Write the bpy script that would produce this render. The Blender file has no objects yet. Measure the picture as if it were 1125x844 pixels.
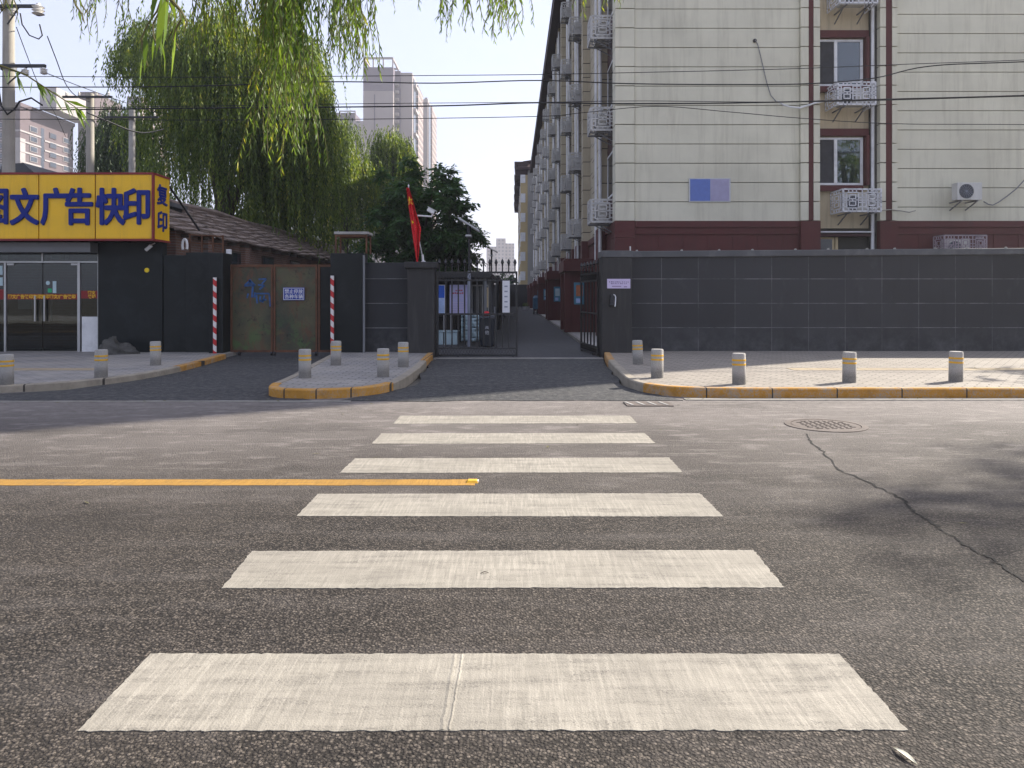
import bpy, math, random
import numpy as np
from mathutils import Vector, Matrix

random.seed(7)
rng = np.random.default_rng(11)
S = bpy.context.scene
COL = S.collection
R = math.radians

# ---------------------------------------------------------------- camera scale
F, CX, HY, CZ = 820.0, 563.0, 325.0, 1.57      # focal length in photo pixels, vanishing point, eye height


def wx(px, d):
    return (px - CX) * d / F


def wz(py, d):
    return CZ + (HY - py) * d / F


def gd(py, z=0.0):
    return F * (CZ - z) / (py - HY)


# ---------------------------------------------------------------- mesh builder
class MB:
    def __init__(s):
        s.v, s.f, s.m = [], [], []

    def add(s, vs, fs, m=0):
        n = len(s.v)
        s.v += [tuple(map(float, p)) for p in vs]
        s.f += [tuple(i + n for i in f) for f in fs]
        s.m += [m] * len(fs)
        return s

    def box(s, x0, x1, y0, y1, z0, z1, m=0):
        return s.add([(x0, y0, z0), (x1, y0, z0), (x1, y1, z0), (x0, y1, z0),
                      (x0, y0, z1), (x1, y0, z1), (x1, y1, z1), (x0, y1, z1)],
                     [(3, 2, 1, 0), (4, 5, 6, 7), (0, 1, 5, 4), (1, 2, 6, 5), (2, 3, 7, 6), (3, 0, 4, 7)], m)

    def hexa(s, b, t, m=0):
        """bottom quad b and top quad t, both counter-clockwise from above"""
        return s.add(list(b) + list(t), [(3, 2, 1, 0), (4, 5, 6, 7), (0, 1, 5, 4), (1, 2, 6, 5), (2, 3, 7, 6), (3, 0, 4, 7)], m)

    def quad(s, a, b, c, d, m=0):
        return s.add([a, b, c, d], [(0, 1, 2, 3)], m)

    def bar(s, p0, p1, w, h, up=(0, 0, 1), m=0):
        p0, p1 = Vector(p0), Vector(p1)
        d = (p1 - p0).normalized()
        u = Vector(up)
        if abs(d.dot(u)) > .95:
            u = Vector((1, 0, 0))
        sd = d.cross(u).normalized()
        u = sd.cross(d).normalized()
        a, b = sd * w / 2, u * h / 2
        q = lambda p: [p - a - b, p + a - b, p + a + b, p - a + b]
        return s.add(q(p0) + q(p1), [(3, 2, 1, 0), (4, 5, 6, 7), (0, 1, 5, 4), (1, 2, 6, 5), (2, 3, 7, 6), (3, 0, 4, 7)], m)

    def tube(s, pts, r, n=8, m=0, cap=True):
        pts = [Vector(p) for p in pts]
        rs = r if isinstance(r, (list, tuple)) else [r] * len(pts)
        base = len(s.v)
        prev = None
        for i, p in enumerate(pts):
            d = (pts[min(i + 1, len(pts) - 1)] - pts[max(i - 1, 0)]).normalized()
            if prev is None:
                a = d.cross(Vector((0, 0, 1)) if abs(d.z) < .9 else Vector((1, 0, 0))).normalized()
            else:
                a = (prev - d * prev.dot(d)).normalized()
            prev = a
            b = d.cross(a)
            for k in range(n):
                t = 2 * math.pi * k / n
                s.v.append(tuple(p + (a * math.cos(t) + b * math.sin(t)) * rs[i]))
        for i in range(len(pts) - 1):
            for k in range(n):
                k2 = (k + 1) % n
                s.f.append((base + i * n + k, base + i * n + k2, base + (i + 1) * n + k2, base + (i + 1) * n + k))
                s.m.append(m)
        if cap:
            s.f.append(tuple(base + k for k in reversed(range(n))))
            s.f.append(tuple(base + (len(pts) - 1) * n + k for k in range(n)))
            s.m += [m, m]
        return s

    def cyl(s, p0, p1, r, n=12, m=0):
        return s.tube([p0, p1], r, n, m)

    def lathe(s, prof, cx=0, cy=0, n=24, m=0, mf=None):
        base = len(s.v)
        for r, z in prof:
            for k in range(n):
                t = 2 * math.pi * k / n
                s.v.append((cx + r * math.cos(t), cy + r * math.sin(t), z))
        for i in range(len(prof) - 1):
            for k in range(n):
                k2 = (k + 1) % n
                s.f.append((base + i * n + k, base + i * n + k2, base + (i + 1) * n + k2, base + (i + 1) * n + k))
                s.m.append(mf(i) if mf else m)
        return s

    def prism(s, pts, z0, z1, m=0, bottom=False):
        n = len(pts)
        a = sum(pts[i][0] * pts[(i + 1) % n][1] - pts[(i + 1) % n][0] * pts[i][1] for i in range(n))
        if a < 0:
            pts = pts[::-1]
        vs = [(x, y, z0) for x, y in pts] + [(x, y, z1) for x, y in pts]
        fs = [tuple(range(n, 2 * n))] + [(i, (i + 1) % n, n + (i + 1) % n, n + i) for i in range(n)]
        if bottom:
            fs.append(tuple(reversed(range(n))))
        return s.add(vs, fs, m)

    def text(s, string, M, size=1.0, sx=1.0, bold=0.0, extrude=0.0, m=0, centre=True, fat=0.0):
        """string as flat or raised lettering in its own x-y plane, then moved by matrix M"""
        cu = bpy.data.curves.new('t', 'FONT')
        cu.body = string
        cu.size = size
        cu.offset = bold
        cu.extrude = extrude
        cu.resolution_u = 3
        ob = bpy.data.objects.new('t', cu)
        COL.objects.link(ob)
        me = bpy.data.meshes.new_from_object(ob.evaluated_get(bpy.context.evaluated_depsgraph_get()))
        vs = [v.co.copy() for v in me.vertices]
        fs = [tuple(p.vertices) for p in me.polygons]
        bpy.data.objects.remove(ob)
        bpy.data.curves.remove(cu)
        bpy.data.meshes.remove(me)
        if not vs:
            return s
        if centre:
            mx = (min(v.x for v in vs) + max(v.x for v in vs)) / 2
            my = (min(v.y for v in vs) + max(v.y for v in vs)) / 2
        else:
            mx = my = 0
        if fat:
            for k in range(8):
                a = k * math.pi / 4
                dx, dy, dz = fat * math.cos(a), fat * math.sin(a), -.0012 * (k + 1)
                s.add([M @ Vector(((v.x - mx) * sx + dx, v.y - my + dy, v.z + dz)) for v in vs], fs, m)
        return s.add([M @ Vector(((v.x - mx) * sx, v.y - my, v.z)) for v in vs], fs, m)

    def xf(s, M):
        s.v = [tuple(M @ Vector(p)) for p in s.v]
        return s


FRONT = Matrix(((1, 0, 0, 0), (0, 0, -1, 0), (0, 1, 0, 0), (0, 0, 0, 1)))     # lettering facing -Y


def front(x, y, z):
    return Matrix.Translation((x, y, z)) @ FRONT


def side(x, y, z):                       # lettering facing +X
    return Matrix.Translation((x, y, z)) @ Matrix.Rotation(R(90), 4, 'Z') @ FRONT


def origin(o):
    p = Vector((0, 0, 0))
    while o is not None:
        p += o.location
        o = o.parent
    return p


def tag(o, label, cat, group=None):
    o['label'] = label
    o['category'] = cat
    if group:
        o['group'] = group
    return o


def obj(name, mb, mat, parent=None, smooth=False, loc=None, bevel=0, label=None):
    off = origin(parent) if parent is not None else Vector(loc or (0, 0, 0))
    me = bpy.data.meshes.new(name)
    me.from_pydata([tuple(Vector(p) - off) for p in mb.v], [], mb.f)
    mats = mat if isinstance(mat, (list, tuple)) else [mat]
    for m_ in mats:
        me.materials.append(m_)
    if len(mats) > 1:
        me.polygons.foreach_set('material_index', mb.m)
    if smooth:
        me.polygons.foreach_set('use_smooth', [True] * len(me.polygons))
        me.set_sharp_from_angle(angle=R(38))
    me.update()
    o = bpy.data.objects.new(name, me)
    COL.objects.link(o)
    if parent is not None:
        o.parent = parent
    else:
        o.location = off
    if bevel:
        b = o.modifiers.new('bevel', 'BEVEL')
        b.width = bevel
        b.segments = 2
        b.limit_method = 'ANGLE'
        b.angle_limit = R(40)
    if label:
        o['label'] = label
    return o


def solo(name, mb, mat, label, cat, group=None, loc=None, **k):
    return tag(obj(name, mb, mat, None, loc=loc, **k), label, cat, group)


def struct(name, mb, mat, **k):
    o = obj(name, mb, mat, **k)
    o['kind'] = 'structure'
    return o


def thing(name, label, cat, loc=(0, 0, 0), group=None, rz=0):
    o = bpy.data.objects.new(name, None)
    o.empty_display_size = .2
    COL.objects.link(o)
    o.location = loc
    o.rotation_euler = (0, 0, rz)
    return tag(o, label, cat, group)


KIDS = {}


def dup(o, parent=None):
    c = o.copy()
    COL.objects.link(c)
    c.parent = parent
    for ch in list(o.children):
        dup(ch, c)
    return c


def place(root, loc, label, rz=None, group=None):
    c = dup(root)
    c.location = loc
    if rz is not None:
        c.rotation_euler = (0, 0, rz)
    c['label'] = label
    if group:
        c['group'] = group
    return c


# ---------------------------------------------------------------- materials
def new_mat(name):
    m = bpy.data.materials.new(name)
    m.use_nodes = True
    nt = m.node_tree
    for n in list(nt.nodes):
        nt.nodes.remove(n)
    out = nt.nodes.new('ShaderNodeOutputMaterial')
    return m, nt, out


class NT:
    """tiny helper around a node tree"""

    def __init__(s, nt):
        s.nt = nt
        s.pos = nt.nodes.new('ShaderNodeNewGeometry').outputs['Position']

    def n(s, typ, **k):
        nd = s.nt.nodes.new(typ)
        for a, b in k.items():
            setattr(nd, a, b)
        return nd

    def link(s, a, b):
        s.nt.links.new(a, b)

    def val(s, sock, v):
        if hasattr(v, 'links'):
            s.link(v, sock)
        else:
            sock.default_value = v

    def mapped(s, scale=(1, 1, 1), rot=(0, 0, 0), loc=(0, 0, 0), vec=None):
        nd = s.n('ShaderNodeMapping')
        s.link(vec or s.pos, nd.inputs[0])
        nd.inputs['Scale'].default_value = scale
        nd.inputs['Rotation'].default_value = rot
        nd.inputs['Location'].default_value = loc
        return nd.outputs[0]

    def noise(s, scale, detail=3, rough=.55, vec=None, dist=0):
        nd = s.n('ShaderNodeTexNoise')
        s.link(vec or s.pos, nd.inputs['Vector'])
        nd.inputs['Scale'].default_value = scale
        nd.inputs['Detail'].default_value = detail
        nd.inputs['Roughness'].default_value = rough
        nd.inputs['Distortion'].default_value = dist
        return nd.outputs['Fac']

    def ramp(s, fac, stops):
        nd = s.n('ShaderNodeValToRGB')
        s.val(nd.inputs[0], fac)
        els = nd.color_ramp.elements
        while len(els) < len(stops):
            els.new(.5)
        for e, (p, c) in zip(els, stops):
            e.position = p
            e.color = (c, c, c, 1) if not isinstance(c, (tuple, list)) else (*c[:3], 1)
        return nd.outputs[0]

    def mix(s, fac, a, b, blend='MIX'):
        nd = s.n('ShaderNodeMix', data_type='RGBA', blend_type=blend)
        s.val(nd.inputs[0], fac)
        for sock, v in ((nd.inputs[6], a), (nd.inputs[7], b)):
            if hasattr(v, 'links'):
                s.link(v, sock)
            else:
                sock.default_value = (*v[:3], 1) if isinstance(v, (tuple, list)) else (v, v, v, 1)
        return nd.outputs[2]

    def math(s, op, a, b=0.0, c=None, clamp=False):
        nd = s.n('ShaderNodeMath', operation=op, use_clamp=clamp)
        s.val(nd.inputs[0], a)
        s.val(nd.inputs[1], b)
        if c is not None:
            s.val(nd.inputs[2], c)
        return nd.outputs[0]

    def xyz(s, vec=None):
        nd = s.n('ShaderNodeSeparateXYZ')
        s.link(vec or s.pos, nd.inputs[0])
        return nd.outputs

    def bump(s, h, strength=.3, dist=.01, normal=None):
        nd = s.n('ShaderNodeBump')
        nd.inputs['Strength'].default_value = strength
        nd.inputs['Distance'].default_value = dist
        s.link(h, nd.inputs['Height'])
        if normal is not None:
            s.link(normal, nd.inputs['Normal'])
        return nd.outputs[0]

    def bsdf(s, out, color, rough=.7, metal=0.0, normal=None, spec=.35):
        b = s.n('ShaderNodeBsdfPrincipled')
        if hasattr(color, 'links'):
            s.link(color, b.inputs['Base Color'])
        else:
            b.inputs['Base Color'].default_value = (*color[:3], 1)
        s.val(b.inputs['Roughness'], rough)
        b.inputs['Metallic'].default_value = metal
        b.inputs['Specular IOR Level'].default_value = spec
        if normal is not None:
            s.link(normal, b.inputs['Normal'])
        s.link(b.outputs[0], out.inputs['Surface'])
        return b


def mul(c, k):
    return tuple(min(1, x * k) for x in c)


def M_plain(name, col, rough=.65, var=.18, scale=1.3, fine=35, fvar=.1, bump=.15, bdist=.004, metal=0, spec=.3,
            dirt=None, dirt_amt=.5, dirt_scale=2.2, streak=False):
    """a painted / plastered / metal surface with blotches, grain and dirt"""
    m, nt, out = new_mat(name)
    g = NT(nt)
    big = g.noise(scale, 4, .6)
    fin = g.noise(fine, 3, .6)
    c = g.mix(g.ramp(big, [(.3, 0.), (.7, 1.)]), mul(col, 1 - var), mul(col, 1 + var))
    c = g.mix(fvar, c, g.mix(fin, mul(col, .35), mul(col, 1.7)))
    if dirt is not None:
        v = g.mapped((6, 6, .5)) if streak else None
        d = g.noise(dirt_scale, 5, .65, vec=v, dist=.4)
        c = g.mix(g.ramp(d, [(.5, 0.), (.78, dirt_amt)]), c, dirt)
    rg = g.ramp(big, [(.2, max(.02, rough - .08)), (.8, min(1, rough + .08))])
    nrm = g.bump(g.math('ADD', fin, big), bump, bdist)
    g.bsdf(out, c, rg, metal, nrm, spec)
    return m


def M_leaf(name, dark, light, trans=.45, yellow=None):
    m, nt, out = new_mat(name)
    g = NT(nt)
    ri = g.nt.nodes.new('ShaderNodeNewGeometry').outputs['Random Per Island']
    big = g.ramp(g.noise(1.5, 2, vec=g.mapped((1, 1, .22))), [(.32, 0.), (.68, 1.)])
    t = g.math('ADD', g.math('MULTIPLY', ri, .5), g.math('MULTIPLY', big, .55), clamp=True)
    stops = [(.1, dark), (.85, light)]
    if yellow:
        stops = [(.1, dark), (.8, light), (.98, yellow)]
    c = g.ramp(t, stops)
    b = g.n('ShaderNodeBsdfPrincipled')
    g.link(c, b.inputs['Base Color'])
    b.inputs['Roughness'].default_value = .5
    b.inputs['Specular IOR Level'].default_value = .3
    tr = g.n('ShaderNodeBsdfTranslucent')
    g.link(g.mix(1.0, c, (1.5, 1.35, .5), 'MULTIPLY'), tr.inputs[0])
    ms = g.n('ShaderNodeMixShader')
    ms.inputs[0].default_value = trans
    g.link(b.outputs[0], ms.inputs[1])
    g.link(tr.outputs[0], ms.inputs[2])
    g.link(ms.outputs[0], out.inputs['Surface'])
    return m


def M_glass(name, tint=(.75, .85, .9), rough=.02, refl=1.0, clear=.75):
    """a window pane: mirrors the sky, lets part of the light through"""
    m, nt, out = new_mat(name)
    g = NT(nt)
    fr = g.n('ShaderNodeFresnel')
    fr.inputs[0].default_value = 1.5
    gl = g.n('ShaderNodeBsdfGlossy')
    gl.inputs['Roughness'].default_value = rough
    gl.inputs[0].default_value = (refl, refl, refl, 1)
    nz = g.bump(g.noise(1.4, 1), .05, .02)
    g.link(nz, gl.inputs['Normal'])
    tp = g.n('ShaderNodeBsdfTransparent')
    tp.inputs[0].default_value = (*mul(tint, clear), 1)
    ms = g.n('ShaderNodeMixShader')
    g.link(g.math('ADD', g.math('MULTIPLY', fr.outputs[0], 1.4), .04, clamp=True), ms.inputs[0])
    g.link(tp.outputs[0], ms.inputs[1])
    g.link(gl.outputs[0], ms.inputs[2])
    g.link(ms.outputs[0], out.inputs['Surface'])
    return m


def M_asphalt(name, dark, light, agg=115, dust=(.2, .17, .14), dust_amt=.5, road=False, rough=.85, bumps=.9):
    m, nt, out = new_mat(name)
    g = NT(nt)
    vo = g.n('ShaderNodeTexVoronoi', feature='F1')
    g.link(g.mapped((1, 1, .2)), vo.inputs['Vector'])
    vo.inputs['Scale'].default_value = agg
    stone = g.n('ShaderNodeSeparateColor')
    g.link(vo.outputs['Color'], stone.inputs[0])
    sv = g.ramp(stone.outputs[0], [(0., 0.), (.45, .25), (.8, .6), (1., 1.)])
    c = g.mix(sv, dark, light)
    pit = g.math('MAXIMUM', g.ramp(g.noise(agg * .55, 3, .7), [(.36, 1.), (.5, 0.)]), g.ramp(vo.outputs['Distance'], [(.42, 0.), (.66, 1.)]))
    c = g.mix(g.math('MULTIPLY', pit, .85), c, mul(dark, .22))
    patch = g.noise(.45, 5, .6)
    c = g.mix(g.ramp(patch, [(.35, .0), (.8, .3)]), c, mul(light, .75))
    streak = g.noise(1.0, 4, .6, vec=g.mapped((.5, 3.2, 1)))
    c = g.mix(g.ramp(streak, [(.55, 0.), (.8, .35 * dust_amt)]), c, dust)
    fine = g.noise(9, 4, .7)
    if road:
        # the far lane is older, smoother and dustier than the near one
        y = g.xyz()[1]
        far = g.math('ADD', y, g.math('MULTIPLY', g.math('SUBTRACT', g.noise(.8, 3), .5), 2.2))
        far = g.ramp(g.math('MULTIPLY', g.math('SUBTRACT', far, 5.2), .25), [(0., 0.), (1., 1.)])
        c = g.mix(g.math('MULTIPLY', far, g.ramp(patch, [(.3, .42), (.7, .85)])), c, mul(dust, .98))
        edge = g.ramp(g.math('MULTIPLY', g.math('SUBTRACT', g.math('ADD', y, g.math('MULTIPLY', patch, 1.6)), 9.6), .5),
                      [(0., 0.), (1., 1.)])
        c = g.mix(g.math('MULTIPLY', edge, g.ramp(fine, [(.35, .1), (.7, .75)])), c, mul(dust, 1.35))
        sc = g.noise(2.6, 5, .7, vec=g.mapped((.7, 1.6, 1), loc=(3, 1, 0)))
        c = g.mix(g.math('MULTIPLY', g.ramp(sc, [(.52, 0.), (.66, .5)]), g.math('ADD', far, .16)), c, mul(dust, 1.6))
        # polished wheel paths along the road and thin pale scratches
        wp = g.noise(1.0, 3, .5, vec=g.mapped((.12, 1.1, 1), loc=(1, 5, 0)))
        c = g.mix(g.ramp(wp, [(.52, 0.), (.68, .22)]), c, mul(dust, .75))
        dk = g.noise(.9, 4, .6, vec=g.mapped((.35, 1, 1), loc=(9, 2, 0)))
        c = g.mix(g.ramp(dk, [(.58, 0.), (.72, .4)]), c, mul(dark, .9))
        sr = g.noise(3.0, 4, .8, vec=g.mapped((.25, 4.5, 1), rot=(0, 0, .12)))
        c = g.mix(g.math('MULTIPLY', g.ramp(sr, [(.58, 0.), (.68, .5)]), g.math('ADD', far, .12)), c, mul(dust, 1.9))
    else:
        c = g.mix(g.math('MULTIPLY', g.ramp(fine, [(.45, 0.), (.75, .6)]), dust_amt * g_one), c, dust)
    h = g.math('SUBTRACT', g.math('MULTIPLY', vo.outputs['Distance'], -1.0), g.math('MULTIPLY', pit, .6))
    g.bsdf(out, c, rough, 0, g.bump(h, bumps, .006), .25)
    return m


g_one = 1.0


def M_roadpaint(name, col, wear=.45, under=(.1, .09, .08), along=(1, 1, 1)):
    m, nt, out = new_mat(name)
    g = NT(nt)
    vo = g.n('ShaderNodeTexVoronoi', feature='F1')
    g.link(g.pos, vo.inputs['Vector'])
    vo.inputs['Scale'].default_value = 115
    st = g.noise(14, 4, .7, vec=g.mapped((.14, 1, 1)))
    st2 = g.noise(16, 4, .7, vec=g.mapped((1, .1, 1)))
    big = g.noise(1.1, 4, .6)
    c = g.mix(g.ramp(big, [(.3, 0.), (.75, .8)]), mul(col, .86), mul(col, 1.12))
    c = g.mix(g.ramp(st, [(.42, 0.), (.66, .55)]), c, mul(col, .62))
    st3 = g.noise(60, 3, .7, vec=g.mapped((1, .06, 1), rot=(0, 0, .06)))
    c = g.mix(g.math('MULTIPLY', g.ramp(st3, [(.46, 0.), (.62, .7)]), g.ramp(big, [(.35, .2), (.6, 1.)])), c, mul(col, 1.32))
    st4 = g.noise(52, 3, .7, vec=g.mapped((1, .05, 1), loc=(2.3, 0, 0), rot=(0, 0, -.04)))
    c = g.mix(g.ramp(st4, [(.54, 0.), (.66, .45)]), c, mul(col, .6))
    c = g.mix(g.ramp(st2, [(.5, 0.), (.8, .3)]), c, mul(col, 1.2))
    blot = g.noise(4.5, 5, .7)
    c = g.mix(g.ramp(blot, [(.5, 0.), (.75, .45)]), c, mul(col, .58))
    gr = g.noise(120, 3, .8)
    lim = g.math('ADD', g.math('MULTIPLY', gr, .62), g.math('MULTIPLY', st, .38))
    c = g.mix(g.ramp(lim, [(.54, 0.), (.64, wear)]), c, under)
    g.bsdf(out, c, .8, 0, g.bump(g.math('ADD', g.math('MULTIPLY', vo.outputs['Distance'], -1.), gr), .3, .004), .25)
    return m


def M_pavers(name, cols, mortar, bw=.2, bh=.1, rot=0.0, off=.5, size=.012, vertical=False, bump=.5, dirt=(.15, .13, .11), dirt_amt=.5, rough=.8):
    m, nt, out = new_mat(name)
    g = NT(nt)
    vec = g.pos
    if vertical:
        x, y, z = g.xyz()
        cb = g.n('ShaderNodeCombineXYZ')
        g.link(x, cb.inputs[0])
        g.link(z, cb.inputs[1])
        vec = cb.outputs[0]
    if vertical == 'x':
        cb.inputs[0].default_value = 0
        for l in list(cb.inputs[0].links):
            g.nt.links.remove(l)
        g.link(y, cb.inputs[0])
    br = g.n('ShaderNodeTexBrick', offset=off)
    g.link(g.mapped((1, 1, 1), (0, 0, rot), vec=vec), br.inputs['Vector'])
    br.inputs['Color1'].default_value = (*cols[0], 1)
    br.inputs['Color2'].default_value = (*cols[1], 1)
    br.inputs['Mortar'].default_value = (*mortar, 1)
    br.inputs['Scale'].default_value = 1
    br.inputs['Mortar Size'].default_value = size
    br.inputs['Mortar Smooth'].default_value = .2
    br.inputs['Brick Width'].default_value = bw
    br.inputs['Row Height'].default_value = bh
    c = br.outputs['Color']
    fin = g.noise(45, 4, .7)
    c = g.mix(.25, c, g.mix(fin, mul(cols[0], .4), mul(cols[1], 1.5)))
    d = g.noise(.9, 5, .65)
    c = g.mix(g.ramp(d, [(.4, 0.), (.75, dirt_amt)]), c, dirt)
    h = g.math('ADD', g.math('MULTIPLY', br.outputs['Fac'], -1.), g.math('MULTIPLY', fin, .3))
    g.bsdf(out, c, rough, 0, g.bump(h, bump, .006), .25)
    return m


def M_grid_wall(name, col, line, bw=.95, bh=.63, x0=0., z0=0., streak=(.02, .02, .022)):
    """dark stone-faced wall with thin pale joints that come and go"""
    m, nt, out = new_mat(name)
    g = NT(nt)
    x, y, z = g.xyz()

    def lines(v, step, off):
        t = g.math('FRACT', g.math('DIVIDE', g.math('ADD', v, off), step))
        return g.math('LESS_THAN', g.math('ABSOLUTE', g.math('SUBTRACT', t, .5)), .008 / step)
    hz, vt = lines(z, bh, z0), lines(x, bw, x0)
    worn = g.ramp(g.noise(1.7, 4, .7), [(.38, .12), (.62, .9)])
    ln = g.math('MULTIPLY', g.math('MAXIMUM', hz, g.math('MULTIPLY', vt, .55)), worn)
    big = g.noise(.7, 5, .65)
    c = g.mix(g.ramp(big, [(.3, 0.), (.7, 1.)]), mul(col, .8), mul(col, 1.25))
    cell = g.n('ShaderNodeCombineXYZ')
    g.link(g.math('FLOOR', g.math('DIVIDE', g.math('ADD', x, x0 + bw * .5), bw)), cell.inputs[0])
    g.link(g.math('FLOOR', g.math('DIVIDE', g.math('ADD', z, z0 + bh * .5), bh)), cell.inputs[1])
    wn = g.n('ShaderNodeTexWhiteNoise')
    g.link(cell.outputs[0], wn.inputs['Vector'])
    c = g.mix(.45, c, g.mix(wn.outputs['Value'], mul(col, .6), mul(col, 1.5)))
    sm = g.noise(2.2, 5, .7, vec=g.mapped((1, 1, .6), loc=(7, 0, 3)), dist=.6)
    c = g.mix(g.ramp(sm, [(.6, 0.), (.78, .3)]), c, mul(line, .55))
    fin = g.noise(50, 4, .7)
    c = g.mix(.2, c, g.mix(fin, mul(col, .4), mul(col, 1.8)))
    stk = g.noise(2.5, 5, .6, vec=g.mapped((3, 3, .35)))
    c = g.mix(g.ramp(stk, [(.55, 0.), (.8, .5)]), c, streak)
    # splashed dirt low on the wall
    sp = g.math('MULTIPLY', g.ramp(g.math('MULTIPLY', z, 1.0), [(.2, 1.), (.9, 0.)]), g.ramp(g.noise(3.5, 5, .7), [(.4, 0.), (.7, .5)]))
    c = g.mix(sp, c, mul(line, .6))
    c = g.mix(ln, c, line)
    h = g.math('ADD', g.math('MULTIPLY', g.math('MAXIMUM', hz, vt), -1.), g.math('MULTIPLY', fin, .3))
    g.bsdf(out, c, .62, 0, g.bump(h, .35, .006), .3)
    return m


def M_blocks(name, col, pitch=.62, groove=(.05, .047, .04), off=0.0):
    """rendered pilaster with horizontal grooves"""
    m, nt, out = new_mat(name)
    g = NT(nt)
    z = g.xyz()[2]
    t = g.math('FRACT', g.math('DIVIDE', g.math('ADD', z, off), pitch))
    gr = g.math('LESS_THAN', t, .03 / pitch)
    big = g.noise(.8, 4, .6)
    c = g.mix(g.ramp(big, [(.3, 0.), (.7, 1.)]), mul(col, .86), mul(col, 1.1))
    st = g.noise(2.2, 5, .6, vec=g.mapped((3, 3, .3)))
    c = g.mix(g.ramp(st, [(.55, 0.), (.8, .35)]), c, mul(col, .5))
    c = g.mix(gr, c, groove)
    g.bsdf(out, c, .8, 0, g.bump(g.math('MULTIPLY', gr, -1.), .6, .02), .2)
    return m


def M_rustgate(name):
    m, nt, out = new_mat(name)
    g = NT(nt)
    base = (.04, .045, .032)
    c = g.mix(g.ramp(g.noise(1.1, 4, .6), [(.35, 0.), (.65, 1.)]), base, (.1, .088, .047))
    gn = g.noise(1.9, 6, .72, dist=.5)
    zz = g.xyz()[2]
    c = g.mix(g.math('MULTIPLY', g.ramp(gn, [(.5, 0.), (.56, .8)]), g.ramp(zz, [(.3, 1.), (1.0, .15)])), c, (.07, .13, .042))
    rs = g.noise(2.4, 6, .75, vec=g.mapped((1.5, 1, .7), loc=(4, 2, 1)), dist=.6)
    c = g.mix(g.ramp(rs, [(.5, 0.), (.66, .8)]), c, (.125, .052, .028))
    dk = g.noise(6, 6, .75)
    c = g.mix(g.ramp(dk, [(.58, 0.), (.66, .8)]), c, (.012, .011, .01))
    sc = g.noise(14, 5, .8, vec=g.mapped((1, 1, .35)))
    c = g.mix(g.ramp(sc, [(.64, 0.), (.74, .5)]), c, (.12, .1, .08))
    g.bsdf(out, c, .6, .0, g.bump(g.math('ADD', rs, dk), .35, .01), .35)
    return m


def M_stripe(name, ca, cb, pitch, duty=.5):
    """slanted barber stripes painted round a pipe"""
    m, nt, out = new_mat(name)
    g = NT(nt)
    x, y, z = g.xyz()
    t = g.math('FRACT', g.math('DIVIDE', g.math('ADD', z, g.math('MULTIPLY', x, .8)), pitch))
    c = g.mix(g.math('LESS_THAN', t, duty), ca, cb)
    c = g.mix(g.ramp(g.noise(14, 5, .7), [(.5, 0.), (.8, .5)]), c, (.2, .15, .13))
    g.bsdf(out, c, .45, 0, None, .4)
    return m


def M_bollard(name):
    m, nt, out = new_mat(name)
    g = NT(nt)
    oc = g.n('ShaderNodeTexCoord').outputs['Object']
    z = g.xyz(oc)[2]
    fin = g.noise(140, 3, .8)
    big = g.noise(5, 5, .7)
    hi = g.mix(g.ramp(fin, [(.35, 0.), (.65, 1.)]), (.25, .24, .222), (.46, .44, .405))
    lo = g.mix(g.ramp(fin, [(.38, 0.), (.6, 1.)]), (.095, .09, .082), (.28, .265, .24))
    zz = g.math('ADD', z, g.math('MULTIPLY', g.math('SUBTRACT', big, .5), .12))
    c = g.mix(g.ramp(zz, [(.1, 1.), (.22, .0)]), hi, lo)
    c = g.mix(g.ramp(big, [(.55, 0.), (.8, .4)]), c, (.12, .115, .11))
    g.bsdf(out, c, .8, 0, g.bump(g.math('ADD', fin, big), .45, .006), .25)
    return m


def M_kerb(name, paint=(.47, .225, .03), bare=(.3, .28, .24), amount=.9, step=.55, axis=0):
    """kerb stones with traffic paint and a joint between stones"""
    m, nt, out = new_mat(name)
    g = NT(nt)
    p = g.xyz()
    t = g.math('FRACT', g.math('DIVIDE', p[axis], step))
    j = g.math('LESS_THAN', t, .022 / step)
    fin = g.noise(38, 5, .75)
    big = g.noise(3.1, 5, .7)
    c = g.mix(g.ramp(big, [(.3, 0.), (.7, 1.)]), mul(paint, .8), mul(paint, 1.18))
    s = g.math('ADD', g.math('MULTIPLY', fin, .5), g.math('MULTIPLY', big, .5))
    lo = .78 - .5 * amount * .55
    c = g.mix(g.ramp(s, [(1 - amount * .45 - .12, 0.), (1 - amount * .45, .9)]), c, bare)
    c = g.mix(g.ramp(g.noise(7, 5, .7), [(.5, 0.), (.8, .5)]), c, (.12, .1, .08))
    c = g.mix(j, c, (.05, .045, .04))
    g.bsdf(out, c, .75, 0, g.bump(g.math('SUBTRACT', fin, g.math('MULTIPLY', j, 2.)), .4, .006), .25)
    return m


def M_towerface(name, wall, win, floor=3.0, colw=2.4, wfrac=.45, hfrac=.5, axis=0, band=None, ang=None):
    """far tower face too small in the picture for modelled windows"""
    m, nt, out = new_mat(name)
    g = NT(nt)
    p = g.xyz()
    fz = g.math('FRACT', g.math('DIVIDE', p[2], floor))
    fx = g.math('FRACT', g.math('DIVIDE', p[axis], colw))
    w = g.math('MULTIPLY', g.math('LESS_THAN', fz, hfrac), g.math('LESS_THAN', fx, wfrac))
    c = g.mix(w, wall, win)
    if band:
        c = g.mix(g.math('GREATER_THAN', fz, .88), c, band)
    g.bsdf(out, c, .7, 0, None, .3)
    return m


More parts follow.
